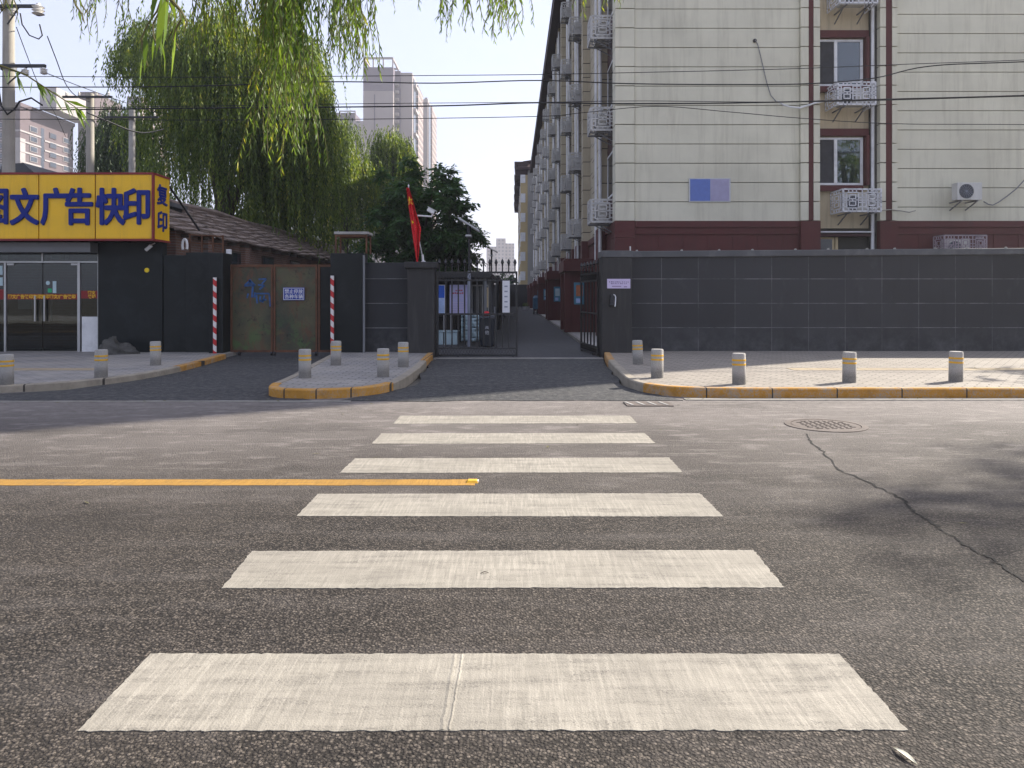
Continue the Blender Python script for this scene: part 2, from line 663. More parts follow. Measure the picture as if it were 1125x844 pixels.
mt = {}
mt['asphalt'] = M_asphalt('asphalt', (.015, .0125, .0105), (.155, .13, .106), 80, (.172, .153, .14), .7, road=True, bumps=.6)
mt['new_asphalt'] = M_asphalt('new_asphalt', (.03, .031, .033), (.115, .116, .119), 130, (.2, .188, .172), .8, bumps=.35)
mt['alley_asphalt'] = M_asphalt('alley_asphalt', (.06, .061, .065), (.125, .127, .132), 60, (.16, .155, .155), .35, bumps=.4)
mt['paint_white'] = M_roadpaint('paint_white', (.29, .266, .222), .8)
mt['paint_orange'] = M_roadpaint('paint_orange', (.33, .18, .036), wear=.9)
mt['pavers_right'] = M_pavers('pavers_right', ((.23, .205, .175), (.32, .288, .245)), (.08, .07, .06), .3, .15, R(38), .5, .014, dirt=(.24, .21, .18))
mt['pavers_left'] = M_pavers('pavers_left', ((.21, .2, .19), (.31, .295, .28)), (.07, .065, .06), .3, .15, 0, .5, .014, dirt=(.36, .33, .28), dirt_amt=.75)
mt['tactile'] = M_pavers('tactile', ((.34, .27, .17), (.4, .32, .21)), (.15, .12, .08), .25, .25, 0, 0, .01)
mt['conc'] = M_plain('concrete', (.36, .345, .32), .85, .15, 1.2, 30, .18, .3, .004, dirt=(.14, .13, .12))
mt['gutter'] = M_plain('gutter_concrete', (.25, .235, .21), .85, .2, 2, 25, .25, .3, .004, dirt=(.16, .14, .12), dirt_amt=.8)
mt['kerb_y'] = M_kerb('kerb_yellow', step=.99)
mt['kerb_isl'] = M_kerb('kerb_island', paint=(.48, .24, .04), amount=.82, step=.5)
mt['kerb_bare'] = M_kerb('kerb_bare', paint=(.3, .265, .21), amount=.6, bare=(.4, .26, .09), step=.8)
mt['crack'] = M_plain('crack_dark', (.012, .011, .01), .9)
mt['stucco'] = M_plain('stucco_beige', (.63, .6, .475), .85, .13, .5, 60, .1, .2, .003, dirt=(.36, .33, .25), dirt_amt=.45, dirt_scale=.9, streak=True)
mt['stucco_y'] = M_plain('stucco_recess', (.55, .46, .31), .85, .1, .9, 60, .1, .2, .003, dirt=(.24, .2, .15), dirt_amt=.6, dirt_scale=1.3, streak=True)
mt['groove'] = M_plain('groove_dark', (.06, .057, .05), .9)
mt['pil'] = M_blocks('pilaster_blocks', (.4, .365, .28))
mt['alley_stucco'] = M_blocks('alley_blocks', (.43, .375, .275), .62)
mt['red'] = M_plain('oxblood_paint', (.088, .021, .02), .6, .14, 1.1, 40, .1, .15, .003, dirt=(.05, .02, .02), dirt_amt=.5, streak=True)
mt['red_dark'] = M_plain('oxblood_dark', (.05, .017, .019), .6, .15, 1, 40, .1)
mt['roof_brown'] = M_plain('eave_brown', (.045, .026, .026), .7, .2, .6)
mt['wall_dark'] = M_grid_wall('grey_stone_wall', (.031, .0315, .035), (.22, .22, .22), .95, .63, x0=.42, z0=.2)
mt['wall_lines'] = M_grid_wall('grey_panel_wall', (.024, .025, .028), (.2, .2, .2), 40., .63, x0=7.3, z0=.2)
mt['pillar_dark'] = M_plain('grey_pillar', (.03, .029, .029), .6, .15, 1.3, 40, .15, .2, .003, dirt=(.1, .095, .09), dirt_amt=.35, streak=True)
mt['cap'] = M_plain('wall_cap', (.085, .087, .092), .55, .2, 1.1, 40, .15, .2, .003, dirt=(.2, .2, .2), dirt_amt=.5)
mt['black_wall'] = M_plain('black_green_wall', (.0105, .013, .0138), .4, .25, .9, 40, .12, .12, .003, dirt=(.03, .036, .04), dirt_amt=.5, spec=.2)
mt['steel_grey'] = M_plain('grey_paint_metal', (.16, .165, .175), .45, .12, 2, spec=.5)
mt['alu'] = M_plain('aluminium', (.42, .42, .42), .35, .1, 3, metal=.6)
mt['black_metal'] = M_plain('black_metal', (.014, .014, .016), .4, .15, 3, spec=.45)
mt['white_metal'] = M_plain('white_metal', (.7, .7, .7), .5, .1, 3, dirt=(.3, .29, .28), dirt_amt=.5)
mt['grille'] = M_plain('grille_white', (.72, .72, .74), .5, .1, 3, dirt=(.32, .32, .33), dirt_amt=.6)
mt['lav_grille'] = M_plain('grille_lavender', (.36, .3, .33), .55, .15, 3, dirt=(.2, .15, .16), dirt_amt=.6)
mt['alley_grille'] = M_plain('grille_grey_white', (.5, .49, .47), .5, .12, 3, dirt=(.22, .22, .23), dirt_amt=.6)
mt['ac'] = M_plain('ac_white', (.56, .55, .52), .5, .1, 2, dirt=(.3, .27, .22), dirt_amt=.5, streak=True)
mt['dark'] = M_plain('dark_plastic', (.022, .022, .024), .5, .15, 3)
mt['rust'] = M_plain('rust', (.13, .06, .034), .8, .3, 5, 60, .25, .4, .004, dirt=(.02, .015, .012), dirt_amt=.7)
mt['rust_gate'] = M_rustgate('rust_gate')
mt['sign_y'] = M_plain('sign_yellow', (.78, .45, .006), .38, .07, .9, 40, .04, .05, .002, dirt=(.35, .18, .02), dirt_amt=.5, dirt_scale=1.0, streak=True, spec=.45)
mt['sign_red'] = M_plain('sign_red', (.2, .022, .025), .45, .12, 2)
mt['sign_blue'] = M_plain('sign_blue', (.007, .02, .19), .5, .1, 2, spec=.2)
mt['tile'] = M_plain('roof_tile', (.23, .18, .15), .85, .3, 1.6, 18, .35, .6, .02, dirt=(.035, .03, .027), dirt_amt=.8)
mt['brick'] = M_pavers('old_brick', ((.15, .075, .052), (.2, .1, .07)), (.2, .185, .165), .24, .075, 0, .5, .012, vertical='x', dirt=(.05, .04, .035), dirt_amt=.7)
mt['brick_f'] = M_pavers('old_brick_end', ((.14, .075, .055), (.19, .1, .07)), (.2, .185, .165), .24, .075, 0, .5, .012, vertical=True, dirt=(.05, .04, .035), dirt_amt=.7)
mt['pole_conc'] = M_plain('pole_concrete', (.34, .315, .27), .85, .14, 1.5, 45, .15, .25, .003, dirt=(.2, .185, .165), dirt_amt=.6, streak=True)
mt['porcelain'] = M_plain('porcelain', (.7, .68, .64), .25, .05, 4, spec=.5)
mt['wire'] = M_plain('wire_black', (.012, .012, .013), .5)
mt['bark'] = M_plain('bark', (.055, .043, .033), .9, .3, 3, 25, .35, .8, .02)
mt['twig'] = M_plain('twig', (.11, .1, .035), .8, .2, 5)
mt['willow'] = M_leaf('willow_leaf', (.036, .082, .018), (.16, .25, .045), .5, (.36, .36, .06))
mt['willow_far'] = M_leaf('willow_far_leaf', (.012, .034, .011), (.165, .24, .05), .48, (.42, .42, .1))
mt['willow_back'] = M_leaf('willow_back_leaf', (.016, .036, .016), (.06, .1, .036), .35)
mt['broad'] = M_leaf('broad_leaf', (.02, .065, .023), (.085, .185, .055), .35)
mt['broad_l'] = M_leaf('broad_leaf_pale', (.05, .085, .03), (.15, .19, .07), .45)
mt['glass'] = M_glass('window_glass', (.7, .8, .85), .02, 1.0, .75)
mt['shop_glass'] = M_glass('shop_glass', (.6, .68, .68), .02, .45, .8)
mt['dark_glass'] = M_plain('dark_glass', (.03, .035, .042), .12, .2, 1.5, spec=.6, bump=.02)
mt['far_glass'] = M_plain('far_glass', (.06, .075, .1), .2, .2, .4, spec=.6, bump=.0)
mt['interior'] = M_plain('dark_interior', (.07, .076, .074), .9)
mt['curtain'] = M_plain('curtain', (.36, .37, .36), .9, .15, 3)
mt['screen'] = M_plain('insect_screen', (.05, .05, .055), .8, .35, 5, 90, .3)
mt['yellowwood'] = M_plain('yellow_frame', (.5, .4, .24), .6, .1, 3)
mt['paper'] = M_plain('paper', (.66, .66, .68), .7, .05, 3)
mt['poster_blue'] = M_plain('poster_blue', (.03, .12, .55), .5, .3, 2.5)
mt['poster_sky'] = M_plain('poster_sky', (.4, .52, .78), .5, .25, 2.5)
mt['poster_lilac'] = M_plain('poster_lilac', (.46, .44, .66), .5, .12, 2.5)
mt['lilac'] = M_plain('plate_lilac', (.58, .5, .7), .4, .06, 3)
mt['plate_blue'] = M_plain('plate_blue', (.02, .045, .28), .4, .1, 6)
mt['plaque_blue'] = M_plain('plaque_blue', (.12, .18, .46), .5, .08, 6)
mt['plaque_pale'] = M_plain('plaque_pale', (.33, .31, .45), .5, .08, 6)
mt['board_teal'] = M_plain('board_teal', (.04, .2, .3), .35, .15, 4, spec=.5)
mt['board_orange'] = M_plain('board_orange', (.45, .15, .06), .5, .2, 6)
mt['bin'] = M_plain('bin_grey', (.03, .034, .042), .5, .15, 3)
mt['red_p'] = M_plain('red_plastic', (.5, .02, .03), .45, .1, 5)
mt['flag'] = M_plain('flag_red', (.62, .012, .02), .7, .1, 4)
mt['gold'] = M_plain('flag_gold', (.85, .6, .03), .7, .05, 4)
mt['stripes'] = M_stripe('barber_stripes', (.7, .68, .66), (.5, .02, .025), .3)
mt['bollard'] = M_bollard('bollard_concrete')
mt['band_y'] = M_plain('band_orange', (.65, .36, .03), .5, .12, 12)
mt['graffiti'] = M_plain('graffiti_blue', (.035, .095, .24), .7, .4, 9)
mt['tarp'] = M_plain('tarp_grey', (.07, .068, .062), .85, .3, 6, 30, .3, .6, .02)
mt['blue_tarp'] = M_plain('blue_tarp', (.03, .1, .17), .6, .3, 3)
mt['solar'] = M_plain('solar_panel', (.03, .035, .06), .2, .1, 4, spec=.6)
mt['lampgrey'] = M_plain('lamp_grey', (.25, .27, .32), .45, .08, 3)
mt['soil'] = M_plain('ground_soil', (.13, .12, .1), .95, .25, .4, 12, .3, .3, .01)
mt['red_belt'] = M_plain('belt_red', (.22, .018, .02), .5, .1, 3)
mt['yellow_txt'] = M_plain('belt_yellow', (.8, .48, .03), .5, .1, 3)
mt['green'] = M_plain('sticker_green', (.03, .4, .17), .5, .1, 3)
mt['pale_blue'] = M_plain('sticker_pale', (.45, .58, .62), .5, .1, 3)
mt['ink_red'] = M_plain('ink_red', (.45, .05, .07), .6)
mt['ink_dark'] = M_plain('ink_dark', (.2, .14, .3), .6)
mt['manhole'] = M_plain('cast_iron', (.12, .098, .085), .7, .25, 6, 70, .3, .4, .004)
mt['tw_a'] = M_plain('tower_plaster', (.27, .235, .228), .8, .05, .05)
mt['tw_b'] = M_plain('tower_mauve', (.12, .1, .13), .8, .06, .05)
mt['tw_side'] = M_towerface('tower_side', (.25, .18, .16), (.04, .045, .06), 3.0, 3.6, .55, .6, axis=1, band=(.4, .36, .34))
mt['tw_far'] = M_towerface('tower_far', (.36, .31, .31), (.15, .15, .18), 3.0, 3.0, .5, .5, axis=0)
mt['apt'] = M_plain('apartment_mauve', (.115, .088, .094), .85, .08, .2)
mt['apt_white'] = M_plain('apartment_white', (.33, .305, .3), .85, .06, .2)
mt['bay_y'] = M_plain('bay_yellow', (.5, .39, .21), .8, .1, .3)
mt['b2_grey'] = M_plain('second_block_grey', (.3, .29, .27), .85, .1, .3)

# ================================================================= SETTING
KY = 11.4                      # kerb face on the far side of the road
struct('ground', MB().quad((-900, -300, -.06), (900, -300, -.06), (900, 1500, -.06), (-900, 1500, -.06)), mt['soil'])
struct('road', MB().quad((-90, -14, 0), (90, -14, 0), (90, 12.2, 0), (-90, 12.2, 0)), mt['asphalt'])


struct('bounce_pavement', MB().box(-90, 90, -14, -3.6, -.05, .14), mt['conc'])  # unseen pale slab behind the camera, added to bounce light onto the gable


def wob(pts, amp, step):
    """an outline with its long edges broken up and jittered"""
    out = []
    n = len(pts)
    for i in range(n):
        a, b = Vector(pts[i]), Vector(pts[(i + 1) % n])
        k = max(1, int((b - a).length / step))
        for j in range(k):
            p = a.lerp(b, j / k)
            if j:
                p += Vector((random.gauss(0, amp * .6), random.gauss(0, amp * .6)))
            out.append((p.x, p.y))
    return out


# dark new asphalt of the two driveways and the alley beyond the gate
dw = wob([(-9.5, 11.05), (-6.4, 11.2), (-3.0, 11.15), (-3.4, 11.6), (-4.6, 19.6), (-7.4, 19.6), (-6.9, 14), (-7.4, 12.4)], .06, .5)
struct('side_driveway', MB().prism(dw, -.05, .006), mt['new_asphalt'])
dw = wob([(-2.6, 11.1), (2.55, 11.15), (1.9, 13), (2.2, 18.8), (-1.98, 18.8), (-1.7, 13)], .07, .45)
struct('gate_driveway', MB().prism(dw, -.05, .008), mt['new_asphalt'])
struct('alley_road', MB().prism([(-9, 18.75), (2.2, 18.75), (2.2, 19.4), (2.22, 108), (-9, 108)], -.05, .012), mt['alley_asphalt'])
struct('gate_threshold', MB().prism(wob([(-2.0, 18.45), (2.25, 18.45), (2.25, 18.72), (-2.0, 18.72)], .02, .3), -.04, .02), mt['gutter'])
struct('gutter_strip', MB().prism(wob([(-60, 11.01), (-2.4, 11.0), (-2.4, 11.09), (-60, 11.09)], .022, .35), -.03, .012), mt['gutter'])
struct('gutter_strip', MB().prism(wob([(2.6, 11.18), (60, 11.18), (60, 11.37), (2.6, 11.37)], .012, .6), -.03, .012), mt['gutter'])


def pavement(name, outline, mat, kerb_from, kerb_to, kmats, z=.14, w=.14, ht=.15):
    """paved slab plus a row of kerb stones along part of its edge"""
    struct(name, MB().prism(outline, -.05, z), mat)
    path = outline[kerb_from:kerb_to + 1]
    for i in range(len(path) - 1):
        pass
    return path


def kerb_run(name, path, mat, w=.15, h=.155, inward=1):
    """a continuous kerb along a path; sits just outside the slab"""
    mb = MB()
    P = [Vector((x, y)) for x, y in path]
    N = []
    for i in range(len(P)):
        d = (P[min(i + 1, len(P) - 1)] - P[max(i - 1, 0)]).normalized()
        N.append(Vector((-d.y, d.x)) * inward)
    b = len(mb.v)
    ch = .018
    for p, n in zip(P, N):
        o, i_ = p, p + n * w
        prof = [(o, -.05), (o, h - ch), (o + n * ch, h), (i_ - n * ch * .4, h), (i_, h - .02)]
        mb.v += [(q.x, q.y, zz) for q, zz in prof]
    k = 5
    for i in range(len(P) - 1):
        for j in range(k - 1):
            f = (i * k + j, i * k + j + 1, (i + 1) * k + j + 1, (i + 1) * k + j)
            mb.f.append(f if inward < 0 else f[::-1])
            mb.m.append(0)
    for i in (0, len(P) - 1):
        mb.f.append(tuple(i * k + j for j in range(k)))
        mb.m.append(0)
    struct(name, mb, mat, smooth=False)


def smooth_path(pts, n=6):
    out = []
    for i in range(len(pts) - 1):
        p0, p1, p2, p3 = [Vector(pts[max(0, min(len(pts) - 1, i + k))]) for k in (-1, 0, 1, 2)]
        for j in range(n):
            t = j / n
            q = .5 * ((2 * p1) + (p2 - p0) * t + (2 * p0 - 5 * p1 + 4 * p2 - p3) * t * t + (3 * p1 - p0 - 3 * p2 + p3) * t ** 3)
            out.append(tuple(q))
    out.append(tuple(pts[-1]))
    return out


def inset(path, d):
    P = [Vector(p) for p in path]
    out = []
    for i in range(len(P)):
        t = (P[min(i + 1, len(P) - 1)] - P[max(i - 1, 0)]).normalized()
        out.append(tuple(P[i] + Vector((-t.y, t.x)) * d))
    return out


# right pavement
cr = smooth_path([(2.3, 18.7), (2.12, 16.5), (2.02, 14.2), (1.98, 12.9), (2.12, 12.1), (2.55, 11.6), (3.3, 11.42), (4.5, KY), (8, KY), (20, KY), (60, KY)], 5)
struct('right_pavement', MB().prism(inset(cr, .12) + [(60, 19.6), (2.45, 19.6)], -.05, .14), mt['pavers_right'])
k1 = [i for i, p in enumerate(cr) if p[1] < 12.2][0]
k0 = [i for i, p in enumerate(cr) if p[1] < 16.6][0]
kerb_run('right_kerb', cr[k1:], mt['kerb_y'])
kerb_run('right_kerb', cr[k0:k1 + 1], mt['kerb_bare'])
kerb_run('right_kerb', cr[:k0 + 1], mt['kerb_y'])
struct('tactile_paving', MB().box(5.4, 60, 14.3, 14.72, .10, .146), mt['tactile'])
# island between the two gates
ci = smooth_path([(-4.5, 18.8), (-4.25, 16), (-3.98, 13.2), (-3.92, 12.1), (-3.72, 11.55), (-3.3, 11.36), (-2.7, 11.42), (-2.2, 11.75), (-1.93, 12.5), (-1.86, 14.5), (-1.9, 16.5), (-1.97, 18.7)], 6)
struct('island_pavement', MB().prism(inset(ci, .12) + [(-2.1, 19.4), (-4.4, 19.4)], -.05, .13), mt['pavers_left'])
ka = [i for i, p in enumerate(ci) if p[1] < 12.3][0]
kb = [i for i, p in enumerate(ci) if p[1] < 12.3][-1]
kc = [i for i, p in enumerate(ci) if p[1] > 16.3 and i > kb][0]
kerb_run('island_kerb', ci[:ka + 1], mt['kerb_bare'], h=.14)
kerb_run('island_kerb', ci[ka:kb + 1], mt['kerb_isl'], h=.145)
kerb_run('island_kerb', ci[kb:kc + 1], mt['kerb_bare'], h=.14)
kerb_run('island_kerb', ci[kc:], mt['kerb_y'], h=.145)
# left pavement in front of the shop
cl = smooth_path([(-60, 11.55), (-30, 11.55), (-12, 11.6), (-9.5, 11.75), (-8.0, 12.2), (-7.15, 13.2), (-6.85, 14.6), (-6.88, 16.2), (-7.1, 18.5)], 6)
struct('left_pavement', MB().prism(inset(cl, .12) + [(-7.25, 19.6), (-60, 19.6)], -.05, .11), mt['pavers_left'])
kl = [i for i, p in enumerate(cl) if p[1] > 15.2][0]
kerb_run('left_kerb', cl[:kl + 1], mt['kerb_bare'], h=.12)
kerb_run('left_kerb', cl[kl:], mt['kerb_y'], h=.125)
struct('tactile_paving', MB().box(-60, -8.2, 14.6, 15.0, .07, .116), mt['tactile'])
# strip of pavement along the alley block, with its edge stone
struct('alley_pavement', MB().box(2.32, 3.5, 19.7, 108, -.05, .1), mt['conc'])
struct('alley_kerb', MB().box(2.2, 2.318, 19.7, 108, -.05, .105), mt['gutter'])

# crosswalk: six bars, running slightly askew to the road
def cwx(px, py):
    d = gd(py)
    return wx(px, d), d


for k, q in enumerate([((85, 804), (998, 803), (922, 719), (165, 719)), ((243, 647), (862, 646), (828, 605), (277, 606)),
                       ((326, 567.5), (795, 568), (769, 542.5), (349, 543)), ((373, 520), (750, 519.5), (735, 503), (390, 504)),
                       ((408, 488), (720, 487.5), (708, 476), (419, 476.5)), ((432, 466), (700, 465.5), (692, 457), (440, 457))]):
    pts = wob([cwx(*p) for p in q], .005, .022)
    struct('crosswalk_stripe', MB().prism(pts, .0005, .0035), mt['paint_white'])
for (pa, pb, wd_) in (((500, 719.5), (486, 803), .012), ((508, 719.5), (494, 803), .007)):
    a, b = Vector(cwx(*pa)), Vector(cwx(*pb))
    mb = MB()
    n = 26
    ps = []
    for i in range(n + 1):
        q = a.lerp(b, i / n)
        ps.append((q.x + random.gauss(0, .0015), q.y))
    for i in range(n):
        (xa, ya), (xb, yb_) = ps[i], ps[i + 1]
        mb.add([(xa - wd_, ya, .0034), (xb - wd_, yb_, .0034), (xb, yb_, .006), (xa, ya, .006), (xb + wd_, yb_, .0034), (xa + wd_, ya, .0034)], [(0, 1, 2, 3), (3, 2, 4, 5)])
    struct('paint_ridge', mb, mt['paint_white'])
pts = wob([(-60, gd(534)), (wx(522, 6.2), gd(533.5)), (wx(521, 6.3), gd(527)), (-60, gd(527))], .005, .08)
struct('yellow_centre_line', MB().prism(pts, .0005, .002), mt['paint_orange'])
# the long crack on the right
ck = [(886, 477), (893, 488), (907, 500), (920, 516), (950, 528), (975, 541), (992, 549), (1002, 561), (1015, 569), (1040, 586), (1062, 600), (1090, 615), (1108, 628), (1127, 641), (1150, 655)]
cp = []
for (a, b), (c, d) in zip(ck, ck[1:]):
    for j in range(7):
        t = j / 7
        X, Y = cwx(a + (c - a) * t, b + (d - b) * t)
        cp.append((X + random.gauss(0, .012), Y + random.gauss(0, .012)))
mb = MB()
L_, R_ = [], []
for i, p in enumerate(cp):
    t = (Vector(cp[min(i + 1, len(cp) - 1)]) - Vector(cp[max(0, i - 1)])).normalized()
    n = Vector((-t.y, t.x)) * random.uniform(.003, .014)
    L_.append((p[0] + n.x, p[1] + n.y, .004))
    R_.append((p[0] - n.x, p[1] - n.y, .004))
for i in range(len(cp) - 1):
    mb.quad(L_[i], L_[i + 1], R_[i + 1], R_[i])
struct('road_crack', mb, mt['crack'])

# ================================================================= ROAD FURNITURE
# manhole cover
mx, my = cwx(907, 467.5)
t = thing('manhole_cover', 'round cast iron manhole cover set in the road beside the long crack', 'manhole cover', (mx, my, 0))
mb = MB().lathe([(.47, -.02), (.47, .008), (.4, .010), (.4, -.02)], mx, my, 48)
obj('rim', mb, mt['manhole'], t)
mb = MB().lathe([(.39, -.02), (.39, .008), (.0005, .008)], mx, my, 48)
for i in range(-4, 5):
    for j in range(-4, 5):
        x, y = i * .085, j * .085
        if math.hypot(x, y) < .34:
            w, l = (.03, .012) if (i + j) % 2 else (.012, .03)
            mb.box(mx + x - w, mx + x + w, my + y - l, my + y + l, .007, .014)
obj('lid', mb, mt['manhole'], t)
# kerbside drain
dx, dy = cwx(712, 444.5)
t = thing('drain_grate', 'kerbside drain grate with four pale worn bars beside the yellow kerb corner', 'drain', (dx, dy, 0))
obj('frame', MB().box(dx - .33, dx + .33, dy - .2, dy + .2, -.02, .013), mt['manhole'], t)
for i in range(4):
    x = dx - .26 + i * .165
    obj('bar', MB().hexa([(x, dy - .15, .012), (x + .035, dy - .15, .012), (x - .03, dy + .15, .012), (x - .065, dy + .15, .012)],
                         [(x, dy - .15, .02), (x + .035, dy - .15, .02), (x - .03, dy + .15, .02), (x - .065, dy + .15, .02)]), mt['conc'], t)
# yellow stud at the end of the centre line
sx_, sy_ = cwx(519, 529.5)
t = thing('road_stud', 'yellow reflective road stud at the end of the yellow line', 'road stud', (sx_, sy_, 0))
obj('base', MB().hexa([(sx_ - .05, sy_ - .05, 0), (sx_ + .05, sy_ - .05, 0), (sx_ + .05, sy_ + .05, 0), (sx_ - .05, sy_ + .05, 0)],
                      [(sx_ - .035, sy_ - .03, .018), (sx_ + .035, sy_ - .03, .018), (sx_ + .035, sy_ + .03, .018), (sx_ - .035, sy_ + .03, .018)]), mt['band_y'], t)
obj('reflector', MB().box(sx_ + .044, sx_ + .052, sy_ - .03, sy_ + .03, .003, .014), mt['paper'], t)


def fallen_leaf(px, py, L, rz, mat, label):
    x, y = cwx(px, py)
    mb = MB()
    n = 6
    for i in range(n):
        a, b = i / n, (i + 1) / n
        wa, wb = L * .09 * math.sin(math.pi * a) + .001, L * .09 * math.sin(math.pi * b) + .001
        za, zb = .006 + .008 * math.sin(a * 3), .006 + .008 * math.sin(b * 3)
        mb.quad((a * L, -wa, za), (b * L, -wb, zb), (b * L, 0, zb - .003), (a * L, 0, za - .003))
        mb.quad((a * L, 0, za - .003), (b * L, 0, zb - .003), (b * L, wb, zb), (a * L, wa, za))
    mb.xf(Matrix.Translation((x, y, 0)) @ Matrix.Rotation(rz, 4, 'Z'))
    solo('fallen_leaf', mb, mat, label, 'leaf', loc=(x, y, 0))


fallen_leaf(1008, 842, .1, 1.9, mt['stucco'], 'pale dry willow leaf on the asphalt before the nearest white bar')
fallen_leaf(528, 631, .045, .1, mt['bark'], 'small dark leaf lying on the second white bar')

mb = MB()
for i in range(150):
    k = random.random()
    if k < .4:
        x, y, z = random.uniform(2.6, 9), 11.36 - abs(random.gauss(0, .12)), .016
    elif k < .65:
        x, y, z = random.uniform(-9, -2), 11.2 - abs(random.gauss(0, .3)), .016
    elif k < .8:
        x, y, z = random.uniform(2.6, 11), random.uniform(12, 19.2), .15
    else:
        x, y, z = random.uniform(-7, 7), random.uniform(3.5, 11), .008
    a, L = random.uniform(0, 6.28), random.uniform(.02, .055)
    u = Vector((math.cos(a), math.sin(a), random.uniform(-.05, .25))) * L
    v = Vector((-math.sin(a), math.cos(a), random.uniform(-.1, .3))) * L * .22
    c = Vector((x, y, z))
    mb.quad(c - u, c - v + Vector((0, 0, .002)), c + u, c + v)
lt = obj('leaf_litter', mb, mt['twig'])
lt['kind'] = 'stuff'
lt['label'] = 'tiny dry leaves scattered along the kerbs and road'

# bollards ---------------------------------------------------------
BH = .5
t0 = thing('bollard', '', 'bollard', (0, 0, 0), 'concrete bollards along the pavement edge')
mb = MB().lathe([(.108, -.02), (.108, .0), (.107, .2), (.106, BH - .02), (.098, BH), (.0005, BH + .004)], n=28)
body = obj('body', mb, mt['bollard'], t0, smooth=True)
for z in (.305, .375):
    b_ = obj('band', MB().lathe([(.1065, z), (.1085, z + .002), (.1083, z + .03), (.1062, z + .032)], n=28), mt['band_y'], t0, smooth=True)
spots = [
    (7, 425, 'concrete bollard cut by the frame edge on the shop pavement kerb, leftmost of all'),
    (111, 417, 'concrete bollard on the shop pavement, midway along the curved kerb'),
    (171, 403, 'concrete bollard right of the tarp bundle, close to the black wall'),
    (335, 417, 'front left bollard of four on the island, next to the side driveway'),
    (369, 403, 'back left bollard of four on the island, before the striped pipe'),
    (421, 416, 'front right bollard of four on the island'),
    (443, 405, 'back right bollard of four on the island, before the flag pillar'),
    (701, 402, 'rearmost bollard of the right pavement, just beside the lilac plate pillar'),
    (722, 417, 'second bollard of the right pavement, at the bend of the kerb'),
    (812, 424, 'third bollard of the right pavement, first on the straight yellow kerb'),
    (933, 422, 'fourth bollard of the right pavement, middle of the straight yellow kerb'),
    (1050, 421, 'rightmost bollard on the straight yellow kerb'),
]
for i, (px, py, lab) in enumerate(spots):
    z = .11 if px < 200 else .13 if px < 500 else .14
    d = gd(py - 1.5, z) + .05
    if i == 0:
        t0.location = (wx(px, d), d, z)
        t0['label'] = lab
    else:
        c = place(t0, (wx(px, d), d, z), lab, rz=random.uniform(0, 6))
        c.rotation_euler.x = random.gauss(0, .012)
        c.rotation_euler.y = random.gauss(0, .012)

# ================================================================= WALLS AND GATE PILLARS
WY = 19.3
t = thing('boundary_wall', 'long dark grey boundary wall with pale joints right of the gate', 'wall', (2.9, WY, .14))
mb = MB().hexa([(3.0, WY, -.05), (60, WY, -.05), (60, WY + .3, -.05), (3.0, WY + .3, -.05)],
               [(3.0, WY, 2.55), (60, WY, 3.0), (60, WY + .3, 3.0), (3.0, WY + .3, 2.55)])
obj('wall', mb, mt['wall_dark'], t)
mb = MB().hexa([(2.98, WY - .05, 2.552), (60, WY - .05, 3.002), (60, WY + .35, 3.002), (2.98, WY + .35, 2.552)],
               [(2.98, WY - .05, 2.72), (60, WY - .05, 3.17), (60, WY + .35, 3.17), (2.98, WY + .35, 2.72)])
obj('cap', mb, mt['cap'], t, bevel=.02)
mb = MB()
for i in range(13):
    x = 3.4 + i * .95 + random.uniform(-.2, .2)
    z = 2.72 + (x - 3) * .0079
    mb.add([(x - .035, WY - .02, z - .01), (x + .035, WY - .02, z - .01), (x + .01, WY - .02, z + .04), (x - .02, WY - .02, z + .03),
            (x - .035, WY + .03, z - .01), (x + .035, WY + .03, z - .01), (x + .01, WY + .03, z + .04), (x - .02, WY + .03, z + .03)],
           [(0, 1, 2, 3), (5, 4, 7, 6), (1, 5, 6, 2), (4, 0, 3, 7), (3, 2, 6, 7)])
obj('mortar_lump', mb, mt['conc'], t)


def pillar(x0, x1, y0, y1, top, label, cap=.12, over=.06, mat='pillar_dark', capm='pillar_dark'):
    t = thing('gate_pillar', label, 'pillar', ((x0 + x1) / 2, (y0 + y1) / 2, .1))
    obj('shaft', MB().box(x0, x1, y0, y1, -.05, top - cap), mt[mat], t, bevel=.01)
    if cap:
        obj('cap', MB().box(x0 - over, x1 + over, y0 - over, y1 + over, top - cap + .001, top), mt[capm], t, bevel=.015)
    return t


PR = pillar(2.25, 2.99, 18.7, 19.45, 2.70, 'dark grey gate pillar with the lilac plate and card reader', .17, .02, 'pillar_dark', 'cap')
PL = pillar(-2.64, -1.96, 18.75, 19.4, 2.42, 'dark grey gate pillar carrying the red flag', .16, .075)
PD = pillar(-4.62, -3.8, 18.95, 19.6, 2.65, 'black pillar beside the rusty gate with a rusty frame on top', 0, 0, 'black_wall')
PB = pillar(-7.72, -7.36, 18.98, 19.6, 2.66, 'narrow black pillar left of the rusty gate', 0, 0, 'black_wall')
solo('conduit_pipe', MB().cyl((3.03, 19.2, .1), (3.03, 19.2, 2.84), .016, 8), mt['white_metal'], 'thin pale conduit running up beside the lilac plate pillar', 'pipe', loc=(3.03, 18.85, .1), smooth=True)
solo('conduit_pipe', MB().cyl((-3.76, 18.9, .1), (-3.76, 18.9, 2.6), .03, 8), mt['steel_grey'], 'grey steel post at the edge of the black pillar', 'pipe', loc=(-3.76, 18.9, .1), smooth=True)
solo('panel_wall', MB().box(-3.79, -2.65, 19.15, 19.4, -.05, 2.42), mt['wall_lines'], 'short dark grey panel wall between black pillar and flag pillar', 'wall', loc=(-3.2, 19.2, 0), bevel=.008)
t = thing('black_wall', 'glossy black panelled wall between shop door and rusty gate', 'wall', (-9, WY, .1))
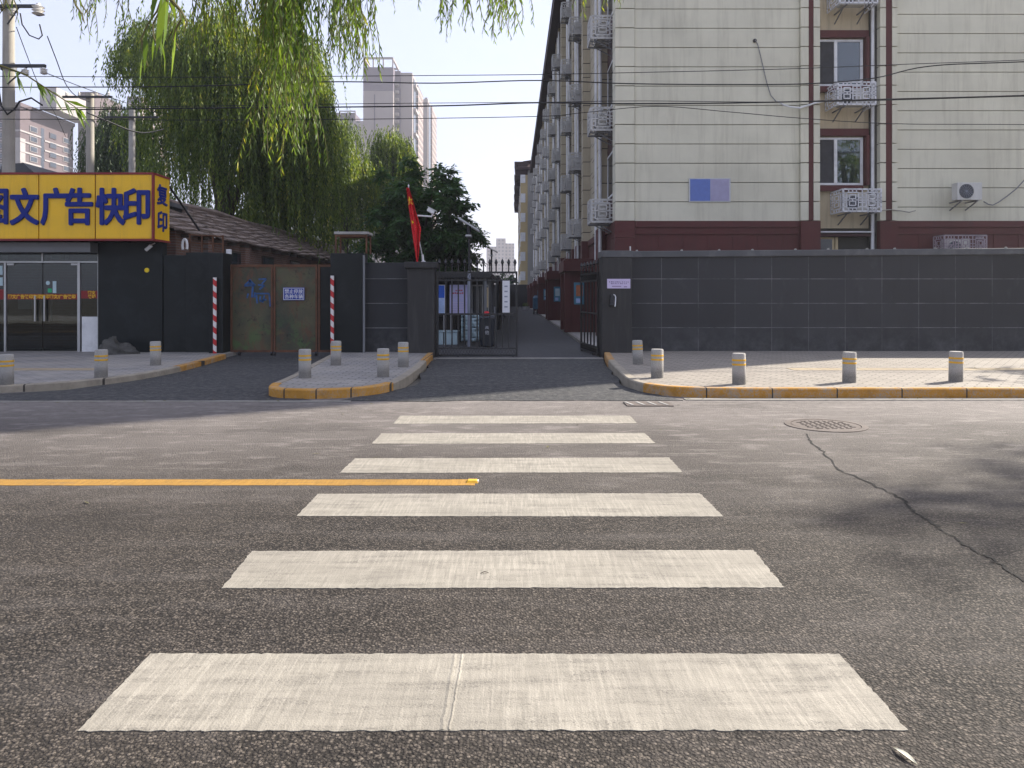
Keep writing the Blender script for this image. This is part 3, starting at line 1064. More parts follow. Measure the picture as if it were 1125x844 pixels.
obj('panel', MB().box(-10.72, -9.05, WY, WY + .25, -.05, 2.95), mt['black_wall'], t, bevel=.008)
obj('panel', MB().box(-9.04, -8.45, WY + .03, WY + .25, -.05, 2.62), mt['black_wall'], t, bevel=.008)
obj('panel', MB().box(-8.44, -7.725, WY - .02, WY + .25, -.05, 2.69), mt['black_wall'], t, bevel=.008)
# yellow dot on the black wall
solo('wall_lamp', MB().lathe([(.06, 0), (.06, .02), (.0005, .03)], n=16).xf(Matrix.Translation((-9.45, WY, wz(297, WY))) @ Matrix.Rotation(R(90), 4, 'X')),
     mt['gold'], 'small round yellow disc on the black wall', 'disc', loc=(-9.45, WY, 2.2))

# rusty frame on the black pillar
t = thing('box_stand', 'rusty open box frame with a slab, on top of the black pillar', 'frame', (-4.15, 19.3, 2.65))
x0, x1, y0, y1 = -4.5, -3.72, 19.02, 19.55
for x in (x0, x1):
    for y in (y0, y1):
        obj('post', MB().box(x - .02, x + .02, y - .02, y + .02, 2.65, 3.13), mt['rust'], t)
mb = MB()
for y in (y0, y1):
    mb.bar((x0, y, 3.1), (x1, y, 3.1), .035, .05)
obj('rail', mb, mt['rust'], t)
obj('slab', MB().box(x0 - .04, x1 + .06, y0 - .05, y1 + .05, 3.132, 3.2), mt['conc'], t, bevel=.01)

# rusty double gate
GY = 19.42
t = thing('rusty_gate', 'rusty green and brown sheet metal gate with blue graffiti', 'gate', (-6, GY, 0))
xs = [-7.34, -6.22, -5.06, -4.64]
for i in range(3):
    lf = obj('gate_leaf', MB().box(xs[i] + .01, xs[i + 1] - .01, GY, GY + .04, .12, 2.36), mt['rust_gate'] if i < 2 else mt['black_wall'], t)
    mb = MB()
    a, b = xs[i] + .01, xs[i + 1] - .01
    for x in (a + .025, b - .025):
        mb.box(x - .024, x + .024, GY - .03, GY - .001, .1, 2.38)
    mb.box(a + .05, b - .05, GY - .028, GY - .001, 2.32, 2.38)
    mb.box(a + .05, b - .05, GY - .028, GY - .001, .1, .16)
    obj('leaf_frame', mb, mt['rust'], lf)
for x in (-7.1, -6.26, -6.18, -5.1):
    obj('caster', MB().cyl((x - .025, GY - .01, .07), (x + .025, GY - .01, .07), .055, 12), mt['black_metal'], t)
# graffiti strokes
def stroke(mb, pts, w):
    q = [Vector((wx(px, GY), GY - .004, wz(py, GY))) for px, py in pts]
    for a, b in zip(q, q[1:]):
        mb.bar(a, b, .006, w, up=(0, 1, 0) if False else (0, 0, 1))


mb = MB()
gk = lambda x, y: (250 + x / 7.03, 280 + y / 7.03)
for pts, w in [([(135, 235), (175, 200), (212, 238)], .05), ([(130, 238), (210, 236)], .05), ([(172, 190), (176, 232)], .06), ([(196, 240), (188, 330)], .05),
               ([(160, 300), (150, 335)], .04), ([(212, 290), (206, 330)], .04), ([(240, 190), (300, 186), (265, 225)], .04), ([(235, 232), (285, 238), (245, 268)], .045),
               ([(215, 300), (322, 300), (330, 400)], .04), ([(222, 310), (230, 375)], .045), ([(255, 320), (250, 360), (300, 345)], .04), ([(285, 315), (270, 370)], .04)]:
    stroke(mb, [gk(*p) for p in pts], w)
obj('graffiti', mb, mt['graffiti'], t)
# no-parking plate
t = thing('no_parking_plate', 'blue enamel plate with eight white characters on the rusty gate', 'sign', (wx(323, GY), GY - .03, 1.9))
px0, px1, pz0, pz1 = wx(311.5, GY), wx(335, GY), wz(330, GY), wz(316, GY)
obj('plate', MB().box(px0, px1, GY - .045, GY - .031, pz0, pz1), mt['plate_blue'], t, bevel=.004)
mb = MB()
e, yy = .012, GY - .049
for a in [(px0 + e, px1 - e, pz0 + e, pz0 + 2 * e), (px0 + e, px1 - e, pz1 - 2 * e, pz1 - e), (px0 + e, px0 + 2 * e, pz0 + 2 * e, pz1 - 2 * e), (px1 - 2 * e, px1 - e, pz0 + 2 * e, pz1 - 2 * e)]:
    mb.box(a[0], a[1], yy, GY - .0455, a[2], a[3])
obj('border', mb, mt['paper'], t)
mb = MB()
cxp = (px0 + px1) / 2
mb.text('禁止停放', front(cxp, GY - .047, pz0 + (pz1 - pz0) * .70), .125, .95, fat=.005)
mb.text('各种车辆', front(cxp, GY - .047, pz0 + (pz1 - pz0) * .30), .125, .95, fat=.005)
obj('lettering', mb, mt['paper'], t)

# red and white pipes
for px, top, bot, d, lab in [(236, 305, 383, 18.9, 'tall red and white striped pipe standing before the narrow black pillar'),
                             (239.5, 326, 376, 19.15, 'short red and white striped pipe tucked behind the tall one at the black wall'),
                             (365, 303, 383, 18.85, 'red and white striped pipe before the black pillar by the island')]:
    x = wx(px, d)
    solo('striped_pipe', MB().cyl((x, d, .02), (x, d, wz(top, d)), .045 if px != 239.5 else .035, 12), mt['stripes'], lab, 'pipe', loc=(x, d, .1), smooth=True)

# lilac plate and card reader on the right pillar
t = thing('name_plate', 'lilac plate with small dark print on the grey gate pillar', 'sign', (2.65, 18.7, 1.9))
a0, a1, b0, b1 = wx(667, 18.69), wx(692.5, 18.69), wz(317, 18.69), wz(306.5, 18.69)
obj('plate', MB().box(a0, a1, 18.685, 18.699, b0, b1), mt['lilac'], t, bevel=.003)
mb = MB()
for k in range(11):
    x = a0 + .05 + k * .046
    for zz, h in ((b0 + .15, .03), (b0 + .11, .025)):
        if random.random() < .85:
            mb.box(x, x + random.uniform(.018, .036), 18.682, 18.6855, zz, zz + h * random.uniform(.6, 1))
mb.box(a0 + .12, a0 + .35, 18.682, 18.6855, b0 + .045, b0 + .062)
mb.box(a0 + .42, a0 + .5, 18.682, 18.6855, b0 + .03, b0 + .05)
obj('print', mb, mt['ink_dark'], t)
t = thing('card_reader', 'black and silver card reader tilted on the pillar under the lilac plate', 'card reader', (2.5, 18.7, 1.5))
cx_, cz_ = wx(672.5, 18.69), wz(330, 18.69)
Mx = Matrix.Translation((cx_, 18.62, cz_)) @ Matrix.Rotation(R(8), 4, 'Y') @ Matrix.Rotation(R(-14), 4, 'X')
obj('housing', MB().box(-.055, .055, -.03, .06, -.15, .14).xf(Mx), mt['dark'], t, bevel=.015)
obj('trim', MB().tube([(.0, -.035, .14), (.04, -.04, .13), (.065, -.04, .08), (.075, -.04, -.12), (.07, -.035, -.16)], .014, 8).xf(Mx), mt['white_metal'], t, smooth=True)

# ================================================================= ALLEY GATE
def gate_leaf(label, loc, rz, n=12):
    """steel bar leaf with spear finials; hinge at the local origin, leaf along +x"""
    t = thing('steel_gate', label, 'gate', loc, 'black steel gate leaves')
    W = 2.06
    M = Matrix.Translation(loc)
    m_ = mt['black_metal']

    def P(name, mb, par=t, **k):
        return obj(name, mb.xf(M), m_, par, **k)
    for a, b in ((0, .055), (W - .05, W)):
        P('stile', MB().box(a, b, -.025, .025, .03, 2.19))
    for za, zb in ((2.135, 2.185), (1.94, 1.985), (1.08, 1.125), (.22, .26), (.04, .085)):
        P('rail', MB().box(.056, W - .051, -.022, .022, za, zb))
    # lozenge mesh between the paired rails
    for za, zb in ((1.986, 2.134), (.086, .219)):
        mb = MB()
        nm = 26
        s = (W - .11) / nm
        for i in range(nm):
            xa = .056 + i * s
            mb.bar((xa, -.006, za), (xa + s, -.006, zb), .01, .012, up=(0, 1, 0))
            mb.bar((xa, .006, zb), (xa + s, .006, za), .01, .012, up=(0, 1, 0))
        P('mesh_strip', mb)
    for i in range(n + 1):
        x = .075 + i * (W - .14) / n
        if 0 < i < n:
            P('bar', MB().box(x - .017, x + .017, -.017, .017, .261, 1.939))
        ln = .33
        P('finial', MB().lathe([(.017, 2.186), (.017, 2.186 + ln * .45), (.035, 2.186 + ln * .5), (.017, 2.186 + ln * .55), (.045, 2.186 + ln * .66), (.028, 2.186 + ln * .85), (.0005, 2.186 + ln)], x, 0, 10), smooth=True)
    for x in (.55, W - .12):
        w_ = P('caster', MB().cyl((x - .02, 0, .03), (x + .02, 0, .03), .045, 12))
    P('latch', MB().box(W - .1, W - .03, -.05, -.026, .95, 1.15))
    t.rotation_euler = (0, 0, rz)
    return t


g1 = gate_leaf('closed black steel gate leaf with spear tips across the alley mouth', (-1.93, 18.95, 0), R(.5))
g2 = gate_leaf('open black steel gate leaf swung in against the red porches', (2.2, 19.15, 0), R(97), 5)
# white board hung on the closed leaf
a0, a1, b0, b1 = wx(552, 18.9), wx(560, 18.9), wz(343.5, 18.9), wz(308.5, 18.9)
t = thing('notice_strip', 'tall narrow white board hung on the black gate bars', 'sign', ((a0 + a1) / 2, 18.9, 1.5))
obj('board', MB().box(a0, a1, 18.885, 18.9, b0, b1), mt['paper'], t)
mb = MB()
for k in range(5):
    z = b1 - .16 - k * .13
    mb.box(a0 + .05, a0 + .13, 18.88, 18.8845, z, z + .035)
obj('print', mb, mt['lampgrey'], t)

# ================================================================= SHELTER IN THE ALLEY
t = thing('shelter', 'low dark roofed shelter with glazed panels behind the closed gate', 'shelter', (-3, 25, 0))
sx0, sx1, sy0, sy1 = -5.4, -.66, 23.3, 33.0
obj('roof', MB().box(sx0, sx1, sy0, sy1, 2.13, 2.32), mt['black_metal'], t, bevel=.02)
for x in (-5.2, -3.2, -.85):
    for y in (sy0 + .2, sy1 - .3):
        obj('post', MB().box(x - .04, x + .04, y - .04, y + .04, 0, 2.13), mt['steel_grey'], t)
for (x, y) in ((-.85, 26.2), (-.85, 29.2)):
    obj('post', MB().box(x - .04, x + .04, y - .04, y + .04, 0, 2.13), mt['steel_grey'], t)
obj('back_wall', MB().box(sx0, -.9, 26.3, 26.4, 0, 2.12), mt['pillar_dark'], t)
for i in range(3):
    x0 = wx(518 + i * 6.3, 25.9)
    fr = obj('window', MB().box(x0, x0 + .04, 25.85, 25.9, .7, 1.95).box(x0 + .17, x0 + .2, 25.85, 25.9, .7, 1.95).box(x0 + .04, x0 + .17, 25.85, 25.9, 1.9, 1.95).box(x0 + .04, x0 + .17, 25.85, 25.9, .7, .75), mt['alu'], t)
    obj('pane', MB().box(x0 + .041, x0 + .169, 25.87, 25.88, .751, 1.899), mt['dark_glass'], fr)
# posters leaning under the roof
def board(name, px0, px1, py0, py1, d, label, fill):
    t = thing(name, label, 'notice board', (wx((px0 + px1) / 2, d), d, wz(py1, d)))
    a0, a1, b0, b1 = wx(px0, d), wx(px1, d), wz(py1, d), wz(py0, d)
    fill(t, a0, a1, b0, b1, d)
    return t


def f1(t, a0, a1, b0, b1, d):
    obj('panel', MB().box(a0, a1, d, d + .04, b0, b1), mt['paper'], t)
    obj('picture', MB().box(a0 + .02, a1 - .02, d - .006, d - .001, b0 + (b1 - b0) * .55, b1 - .02), mt['poster_blue'], t)
    obj('picture', MB().box(a0 + .02, a1 - .02, d - .006, d - .001, b0 + .02, b0 + (b1 - b0) * .54), mt['poster_sky'], t)
    for x in (a0 + .04, a1 - .04):
        obj('leg', MB().box(x - .02, x + .02, d, d + .04, 0, b0 - .001), mt['alu'], t)


def f2(t, a0, a1, b0, b1, d):
    obj('panel', MB().box(a0, a1, d, d + .04, b0, b1), mt['poster_lilac'], t)
    mb = MB()
    for r, (z, n) in enumerate([(b1 - .2, 4), (b1 - .29, 7)]):
        for k in range(n):
            x = a0 + (a1 - a0) * (.5 + (k - (n - 1) / 2) * .1)
            mb.box(x - .02, x + .02, d - .005, d - .001, z, z + .055 * random.uniform(.6, 1))
    obj('heading', mb, mt['ink_red'], t)
    mb = MB()
    for k in range(5):
        mb.box(a0 + .08, a1 - .08 - random.random() * .1, d - .005, d - .001, b0 + .08 + k * .075, b0 + .1 + k * .075)
    obj('print', mb, mt['lilac'], t)
    for x in (a0 + .04, a1 - .04):
        obj('leg', MB().box(x - .02, x + .02, d, d + .04, 0, b0 - .001), mt['alu'], t)


board('poster_board', 478, 489, 313, 345, 23.6, 'blue and white poster board under the shelter roof, next to the flag pillar', f1)
board('poster_board', 494, 514.5, 313, 346, 23.7, 'pale lilac poster board with red heading under the shelter roof', f2)
solo('storage_chest', MB().box(-2.45, -1.75, 23.6, 24.2, .02, .42).box(-2.48, -1.72, 23.57, 24.23, .421, .46), mt['pale_blue'], 'pale blue chest on the ground under the blue poster board', 'chest', loc=(-2.1, 23.9, 0), bevel=.015)
mb = MB()
nx, nz = 9, 8
grid = [[(-1.62 + .55 * i / nx, 23.72 + .1 * math.sin(i * 1.7) + .04 * math.sin(j * 2.1 + i), .12 + .85 * j / nz) for i in range(nx + 1)] for j in range(nz + 1)]
for j in range(nz):
    for i in range(nx):
        mb.quad(grid[j][i], grid[j][i + 1], grid[j + 1][i + 1], grid[j + 1][i])
o = solo('plastic_sheet', mb, mt['pale_blue'], 'crumpled pale plastic sheet hanging below the lilac poster board', 'sheet', loc=(-1.4, 23.7, .1), smooth=True)
o.modifiers.new('thick', 'SOLIDIFY').thickness = .01
# warm tube lamp strip in the shelter
solo('light_tube', MB().box(wx(534.7, 23.7), wx(536.6, 23.7), 23.68, 23.72, wz(338, 23.7), wz(316, 23.7)), mt['yellowwood'], 'upright cream coloured strip on the shelter corner post above the bin', 'strip', loc=(-.8, 23.7, 1.2))
# wheelie bin
bx0, bx1, by = wx(526.5, 22.6), wx(543.5, 22.6), 22.6
t = thing('wheelie_bin', 'dark grey wheelie bin with white characters behind the gate bars', 'bin', ((bx0 + bx1) / 2, by, 0))
bc = (bx0 + bx1) / 2
w = (bx1 - bx0) / 2
obj('body', MB().hexa([(bc - w * .8, by, .04), (bc + w * .8, by, .04), (bc + w * .8, by + .5, .04), (bc - w * .8, by + .5, .04)],
                      [(bc - w, by - .06, .88), (bc + w, by - .06, .88), (bc + w, by + .55, .88), (bc - w, by + .55, .88)]), mt['bin'], t, bevel=.02)
obj('lid', MB().hexa([(bc - w - .02, by - .09, .885), (bc + w + .02, by - .09, .885), (bc + w + .02, by + .58, .885), (bc - w - .02, by + .58, .885)],
                     [(bc - w + .03, by - .04, .95), (bc + w - .03, by - .04, .95), (bc + w - .03, by + .55, .97), (bc - w + .03, by + .55, .97)]), mt['bin'], t, bevel=.015)
for x in (bc - w * .8, bc + w * .72):
    obj('wheel', MB().cyl((x, by + .47, .09), (x + .05, by + .47, .09), .09, 16), mt['dark'], t)
Mt = Matrix.Translation((bc, by - .042, .52)) @ Matrix.Rotation(R(-4.2), 4, 'X') @ FRONT
obj('lettering', MB().text('其', Mt @ Matrix.Translation((0, .1, .012)), .13).text('他', Mt @ Matrix.Translation((0, -.06, .012)), .13), mt['paper'], t)
solo('red_bag', MB().lathe([(.02, .95), (.12, .98), (.13, 1.03), (.06, 1.09), (.0005, 1.1)], bc - .02, by + .2, 12), mt['red_p'], 'small red plastic bag lying on the wheelie bin lid', 'bag', loc=(bc, by + .2, .96), smooth=True)


# ================================================================= SOLAR STREET LAMPS
def solar_lamp(px, d, pyt, label, s=1.0, tilt=-32):
    x = wx(px, d)
    zt = wz(pyt, d)
    t = thing('solar_lamp', label, 'street lamp', (x, d, 0), 'solar lamps along the alley')
    obj('pole', MB().tube([(x, d, 0), (x, d, zt * .62), ], .055 * s, 12), mt['lampgrey'], t, smooth=True)
    obj('upper_pole', MB().cyl((x, d, zt * .62), (x, d, zt - .1), .04 * s, 12), mt['dark'], t, smooth=True)
    M = Matrix.Translation((x, d, zt)) @ Matrix.Rotation(R(-tilt), 4, 'Y')
    obj('solar_panel', MB().box(-.36 * s, .36 * s, -.25 * s, .25 * s, -.015, .015).xf(M), mt['solar'], t)
    for q in (-.261, .261):
        obj('panel_frame', MB().box(-.38 * s, .38 * s, (q - .01) * s, (q + .01) * s, -.03, .02).xf(M), mt['alu'], t)
    obj('lamp_head', MB().box(x - .09 * s, x + .09 * s, d - .45 * s, d - .05, zt - .4 * s, zt - .34 * s), mt['alu'], t, bevel=.01)
    obj('bracket', MB().cyl((x, d, zt - .3 * s), (x, d, zt), .06 * s, 10), mt['dark'], t)


solar_lamp(515.5, 22.9, 247, 'near solar street lamp with tilted panel rising from behind the closed gate')
solar_lamp(540, 48, 274, 'distant solar street lamp, small behind the gate finials', 1.15, -28)

# dark fences along and across the alley
solo('alley_fence', MB().box(-.72, -.62, 34, 108, -.05, 2.5), mt['black_wall'], 'dark sheet fence running along the far side of the alley', 'fence', loc=(-.67, 60, 0))
t = thing('alley_end_wall', 'dark grey wall closing the far end of the alley', 'wall', (0.5, 108, 0))
obj('wall', MB().box(-9, 3.3, 108.2, 108.5, -.05, 3.1), mt['pillar_dark'], t)
obj('cap', MB().box(-9, 3.3, 108.1, 108.6, 3.101, 3.2), mt['cap'], t)

# ================================================================= FLAG, CAMERA
fx, fy, fz = wx(465, 19.1), 19.1, 2.42
tip = (wx(449.5, 19.1), 19.0, wz(206, 19.1))
t = thing('flagpole', 'thin leaning flagpole in a white socket on the grey gate pillar', 'flagpole', (fx, fy, fz))
obj('socket', MB().tube([(fx, fy, fz), (fx, fy, fz + .03), (fx - .003, fy, fz + .04), (fx - .02, fy, fz + .2)], [.06, .06, .03, .028], 12), mt['white_metal'], t, smooth=True)
obj('pole', MB().tube([(fx - .01, fy, fz + .1), tip], .014, 8), mt['alu'], t, smooth=True)
obj('tip', MB().lathe([(.012, 0), (.022, .02), (.012, .05), (.0005, .07)], n=10).xf(Matrix.Translation(tip)), mt['white_metal'], t)
# draped flag
HO = .96
pt, pb = Vector(tip), Vector((fx - .01, fy, fz + .1))
ax = (pb - pt).normalized()
tf = thing('flag', 'red flag with yellow stars hanging in folds from the leaning pole', 'flag', tuple(tip))
nu, nv = 22, 40


def flagpt(u, v):
    """u across the folds, v from the top of the pole downwards"""
    yy = 207 + 85 * v
    left = 447.2 + (459.5 - 447.2) * v ** 1.0 - 1.0 * math.sin(v * 3.1)
    if v < .55:
        right = 449.8 + 13.5 * (v / .55)
    else:
        right = 463.3 - 3.2 * ((v - .55) / .45) ** .8
    if v > .9:
        right -= (v - .9) * 14
    px = left + (right - left) * u
    fold = .07 * math.sin(u * 9 + v * 2.5) * (.35 + .65 * v) + .03 * math.sin(u * 17 + v * 5)
    sk = .1 * (u - .5) * v
    return (wx(px, 19.02), 18.93 + fold - .06 * v + sk, wz(yy + 3 * math.sin(u * 5) * v, 19.02))


mb = MB()
g_ = [[flagpt(i / nu, j / nv) for i in range(nu + 1)] for j in range(nv + 1)]
for j in range(nv):
    for i in range(nu):
        mb.quad(g_[j][i], g_[j + 1][i], g_[j + 1][i + 1], g_[j][i + 1])
o = obj('cloth', mb, mt['flag'], tf, smooth=True)
o.modifiers.new('thick', 'SOLIDIFY').thickness = .006


def star(cu, cv, ru, rv, rot=0):
    mb = MB()
    pts = []
    for k in range(10):
        r = 1 if k % 2 == 0 else .42
        a = rot + math.pi / 2 + k * math.pi / 5
        p = flagpt(min(.98, max(.02, cu + ru * r * math.cos(a))), cv - rv * r * math.sin(a))
        pts.append((p[0], p[1] - .02, p[2]))
    c = flagpt(cu, cv)
    n = 10
    mb.add(pts + [(c[0], c[1] - .022, c[2])], [(i, (i + 1) % n, n) for i in range(n)])
    return mb


obj('star', star(.42, .17, .75, .065), mt['gold'], tf)
obj('star', star(.3, .43, .2, .026, .4), mt['gold'], tf)
# camera on a white arm fixed to the flagpole
t = thing('security_camera', 'white security camera on a white arm beside the red flag', 'camera', (wx(459, 19.2), 19.2, wz(238, 19.2)))
d = 19.2
obj('arm', MB().tube([(wx(459, d), d - .1, wz(237.5, d)), (wx(474, d), d, wz(238, d)), (wx(475, d), d, wz(236, d)), (wx(475, d), d, wz(234, d))], .022, 8), mt['white_metal'], t, smooth=True)
Mc = Matrix.Translation((wx(473.5, d), d, wz(232, d))) @ Matrix.Rotation(R(28), 4, 'Y')
obj('housing', MB().box(-.1, .1, -.06, .06, -.05, .055).xf(Mc), mt['white_metal'], t, bevel=.02)
obj('hood', MB().box(-.12, .14, -.07, .07, .056, .068).xf(Mc), mt['white_metal'], t)
obj('lens', MB().cyl((.1, 0, 0), (.125, 0, 0), .04, 12).xf(Mc), mt['dark'], t)

# ================================================================= SHOP
SY = 19.5
t = thing('shop_building', 'single storey print shop with dark glass doors under the yellow sign', 'shop', (-13, SY, .1))
zb, zt_ = .1, wz(289, SY)
obj('wall', MB().box(-20, -12.95, SY + 3.9, SY + 4.2, -.05, 4.3).box(-20, -18.6, SY, SY + 3.89, -.05, 4.3).box(-10.72, -10.5, SY + .26, SY + 4.2, -.05, 4.3), mt['black_wall'], t)
obj('interior_wall', MB().box(-18.6, -10.73, SY + 3.7, SY + 3.85, .1, 3.2), mt['interior'], t)
obj('ceiling', MB().box(-18.6, -10.73, SY + .12, SY + 3.69, 3.0, 3.1), mt['interior'], t)
obj('shop_floor', MB().box(-18.6, -10.73, SY + .02, SY + 3.69, .0, .125), mt['conc'], t)
obj('roof', MB().box(-20.2, -10.4, SY - .1, SY + 4.4, 4.301, 4.42), mt['cap'], t)
obj('roof', MB().hexa([(-15.1, 21.5, 4.43), (-13.0, 21.5, 4.43), (-13.0, 23.4, 4.43), (-15.1, 23.4, 4.43)], [(-14.7, 21.5, 5.35), (-14.1, 21.5, 5.4), (-14.1, 23.4, 5.4), (-14.7, 23.4, 5.35)]), mt['cap'], t)
obj('fascia', MB().box(-18.6, -10.72, SY - .55, SY + .1, wz(278.5, SY), 2.93), mt['steel_grey'], t, bevel=.01)
fz_ = wz(278.5, SY)


def X(px):
    return wx(px, SY)


fr = obj('door_frame', MB().box(X(5), X(7.2), SY - .03, SY + .05, zb, zt_).box(X(85.5), X(88.5), SY - .03, SY + .05, zb, zt_).box(X(108), X(112.5), SY - .04, SY + .06, zb, fz_)
         .box(-18.6, X(107.9), SY - .025, SY + .045, zt_ + .001, zt_ + .05).box(X(46), X(47.6), SY - .02, SY + .04, zt_ + .051, fz_), mt['alu'], t, bevel=.004)
obj('transom_pane', MB().box(-18.6, X(45.9), SY, SY + .012, zt_ + .052, fz_).box(X(47.7), X(107.9), SY, SY + .012, zt_ + .052, fz_), mt['shop_glass'], t)
obj('transom_box', MB().box(X(55), X(70), SY + .03, SY + .25, zt_ + .1, fz_ - .03), mt['pole_conc'], t)
for i, (a, b) in enumerate(((8, 46.6), (47.4, 85))):
    dr = obj('door', MB().box(X(a), X(b), SY, SY + .012, zb + .03, zt_ - .01), mt['shop_glass'], t)
    for hx in ((40, 44.6) if i == 0 else (50.3, 54.6)):
        yy = SY - .06 if hx in (40, 50.3) else SY + .07
        obj('handle', MB().cyl((X(hx), yy, wz(353, SY)), (X(hx), yy, wz(325, SY)), .022, 10), mt['alu'], dr, smooth=True)
    # red belt with yellow characters
    bl = obj('belt', MB().box(X(a), X(b), SY - .006, SY - .001, wz(329, SY), wz(323, SY)), mt['red_belt'], dr)
    obj('lettering', MB().text('图文广告快印复印'[:8] if i == 0 else '复印图文/广告快印', front(X((a + b) / 2 + (0 if i == 0 else -2)), SY - .01, wz(326, SY)), .115, .95, .004), mt['yellow_txt'], bl)
    obj('hinge_shoe', MB().box(X(a + (0 if i == 0 else 31)), X(b - (31 if i == 0 else 0)), SY - .02, SY + .03, zt_ - .06, zt_ - .012), mt['alu'], dr)
# side light, left light
obj('side_light', MB().box(X(89), X(107.5), SY, SY + .012, wz(347, SY), zt_ - .01), mt['shop_glass'], t)
obj('side_panel', MB().box(X(90), X(107.5), SY - .01, SY + .03, zb, wz(348, SY)), mt['white_metal'], t, bevel=.006, label='pale grey metal panel beside the glass doors')
obj('side_belt', MB().box(X(89), X(107.5), SY - .006, SY - .001, wz(328, SY), wz(319.5, SY)), mt['red_belt'], t)
obj('side_lettering', MB().text('图文', front(X(101), SY - .01, wz(321.7, SY)), .1, 1, .004).text('快印', front(X(101), SY - .01, wz(326, SY)), .1, 1, .004), mt['yellow_txt'], t)
obj('left_light', MB().box(-18.6, X(4.9), SY, SY + .012, zb, zt_ - .01), mt['shop_glass'], t)
obj('left_belt', MB().box(-18.6, X(4.9), SY - .006, SY - .001, wz(329, SY), wz(318, SY)), mt['red_belt'], t)
obj('sticker', MB().box(X(-4), X(3), SY - .006, SY - .001, wz(302, SY), wz(292, SY)).box(X(-4), X(3.2), SY - .006, SY - .001, wz(314, SY), wz(305, SY)), mt['pale_blue'], t)
obj('sticker', MB().box(X(58), X(62), SY - .006, SY - .001, wz(322, SY), wz(309, SY)), mt['pale_blue'], t)
obj('sticker', MB().box(X(52.6), X(57), SY - .006, SY - .001, wz(321.5, SY), wz(317, SY)), mt['green'], t)
obj('sticker', MB().lathe([(.055, 0), (.0005, .003)], n=18).xf(Matrix.Translation((X(52.7), SY - .003, wz(311, SY))) @ Matrix.Rotation(R(90), 4, 'X')), mt['pale_blue'], t)
# dim things behind the glass
solo('counter', MB().box(-13.3, -11.9, SY + 1.6, SY + 2.2, .126, .95).box(-13.4, -11.8, SY + 1.5, SY + 2.3, .951, 1.0), mt['interior'], 'dim counter inside the print shop behind the glass doors', 'counter', loc=(-12.6, SY + 1.9, .13), bevel=.01)
solo('printed_sheet', MB().box(X(10), X(25), SY + .35, SY + .37, wz(340, SY), wz(328, SY)), mt['paper'], 'white sheet hanging behind the left glass door below the red belt', 'sheet', loc=(X(17), SY + .36, 1.3))
mb = MB()
for a in range(28):
    t0_, t1_ = a / 28 * 2 * math.pi, (a + 1) / 28 * 2 * math.pi
    c = Vector((X(76), SY + 1.4, .62))
    mb.tube([c + Vector((.42 * math.cos(t0_), 0, .42 * math.sin(t0_))), c + Vector((.42 * math.cos(t1_), 0, .42 * math.sin(t1_)))], .02, 6, cap=False)
solo('hoop', mb, mt['steel_grey'], 'thin round hoop standing behind the right glass door', 'hoop', loc=(X(76), SY + 1.4, .2))

# yellow sign box
GY1, GY2 = 18.6, 19.48
gx1 = wx(168.5, GY1)
zs0, zs1 = wz(264.5, GY1), wz(189.5, GY1)
t = thing('shop_sign', 'big yellow box sign with raised blue characters over the shop', 'sign', (-12, 19, zs0))
pw = 62.2 * GY1 / F
obj('sign_box', MB().box(gx1 - pw * 5, gx1 - .03, GY1 + .06, GY2, zs0 + .04, zs1 - .04), mt['sign_red'], t)
chars = ['图文', '广告', '快印']
cx_px = [(-5.5, 27), (60.3, 87), (121.5, 150)]
for i in range(4):
    xr = gx1 - .05 - pw * i
    obj('panel', MB().box(xr - pw + .012, xr - .012 if i else xr, GY1 + .02, GY1 + .0599, zs0 + .05, zs1 - .05), mt['sign_y'], t, bevel=.008)
    if i < 3:
        k = 2 - i
        mb = MB()
        for ch, px in zip(chars[k], cx_px[k]):
            mb.text(ch, front(wx(px, GY1), GY1 - .0, wz(227, GY1)), .96, .76, 0, .03, fat=.024)
        obj('lettering', mb, mt['sign_blue'], t)
mb = MB()
mb.box(gx1 - pw * 5, gx1 + .0, GY1, GY1 + .08, zs1 - .049, zs1)
mb.box(gx1 - pw * 5, gx1 + .0, GY1, GY1 + .08, zs0, zs0 + .049)
mb.box(gx1 - .045, gx1, GY1 + .001, GY1 + .079, zs0 + .05, zs1 - .05)
mb.box(gx1 - .045, gx1 + .012, GY1 + .081, GY2 + .02, zs1 - .05, zs1)
mb.box(gx1 - .045, gx1 + .012, GY1 + .081, GY2 + .02, zs0, zs0 + .05)
obj('trim', mb, mt['sign_red'], t)
obj('side_panel', MB().box(gx1 - .029, gx1 - .004, GY1 + .081, GY2, zs0 + .051, zs1 - .051), mt['sign_y'], t)
ym = (GY1 + GY2) / 2 + .03
obj('side_lettering', MB().text('复', side(gx1, ym, wz(214.5, 19.05)), .55, 1.05, 0, .014, fat=.014).text('印', side(gx1, ym, wz(243.5, 19.05)), .55, 1.05, 0, .014, fat=.014), mt['sign_blue'], t)
# small white camera under the sign
d = 19.2
t = thing('wall_camera', 'small white security camera on the black wall under the sign corner', 'camera', (wx(165, d), d, wz(272, d)))
Mc = Matrix.Translation((wx(165.5, d), d - .1, wz(272.5, d))) @ Matrix.Rotation(R(-40), 4, 'Y')
obj('housing', MB().cyl((-.1, 0, 0), (.09, 0, 0), .045, 12).xf(Mc), mt['white_metal'], t, smooth=True)
obj('bracket', MB().cyl((wx(167, d), d - .1, wz(270, d)), (wx(168, d), WY, wz(267, d)), .018, 8), mt['white_metal'], t)
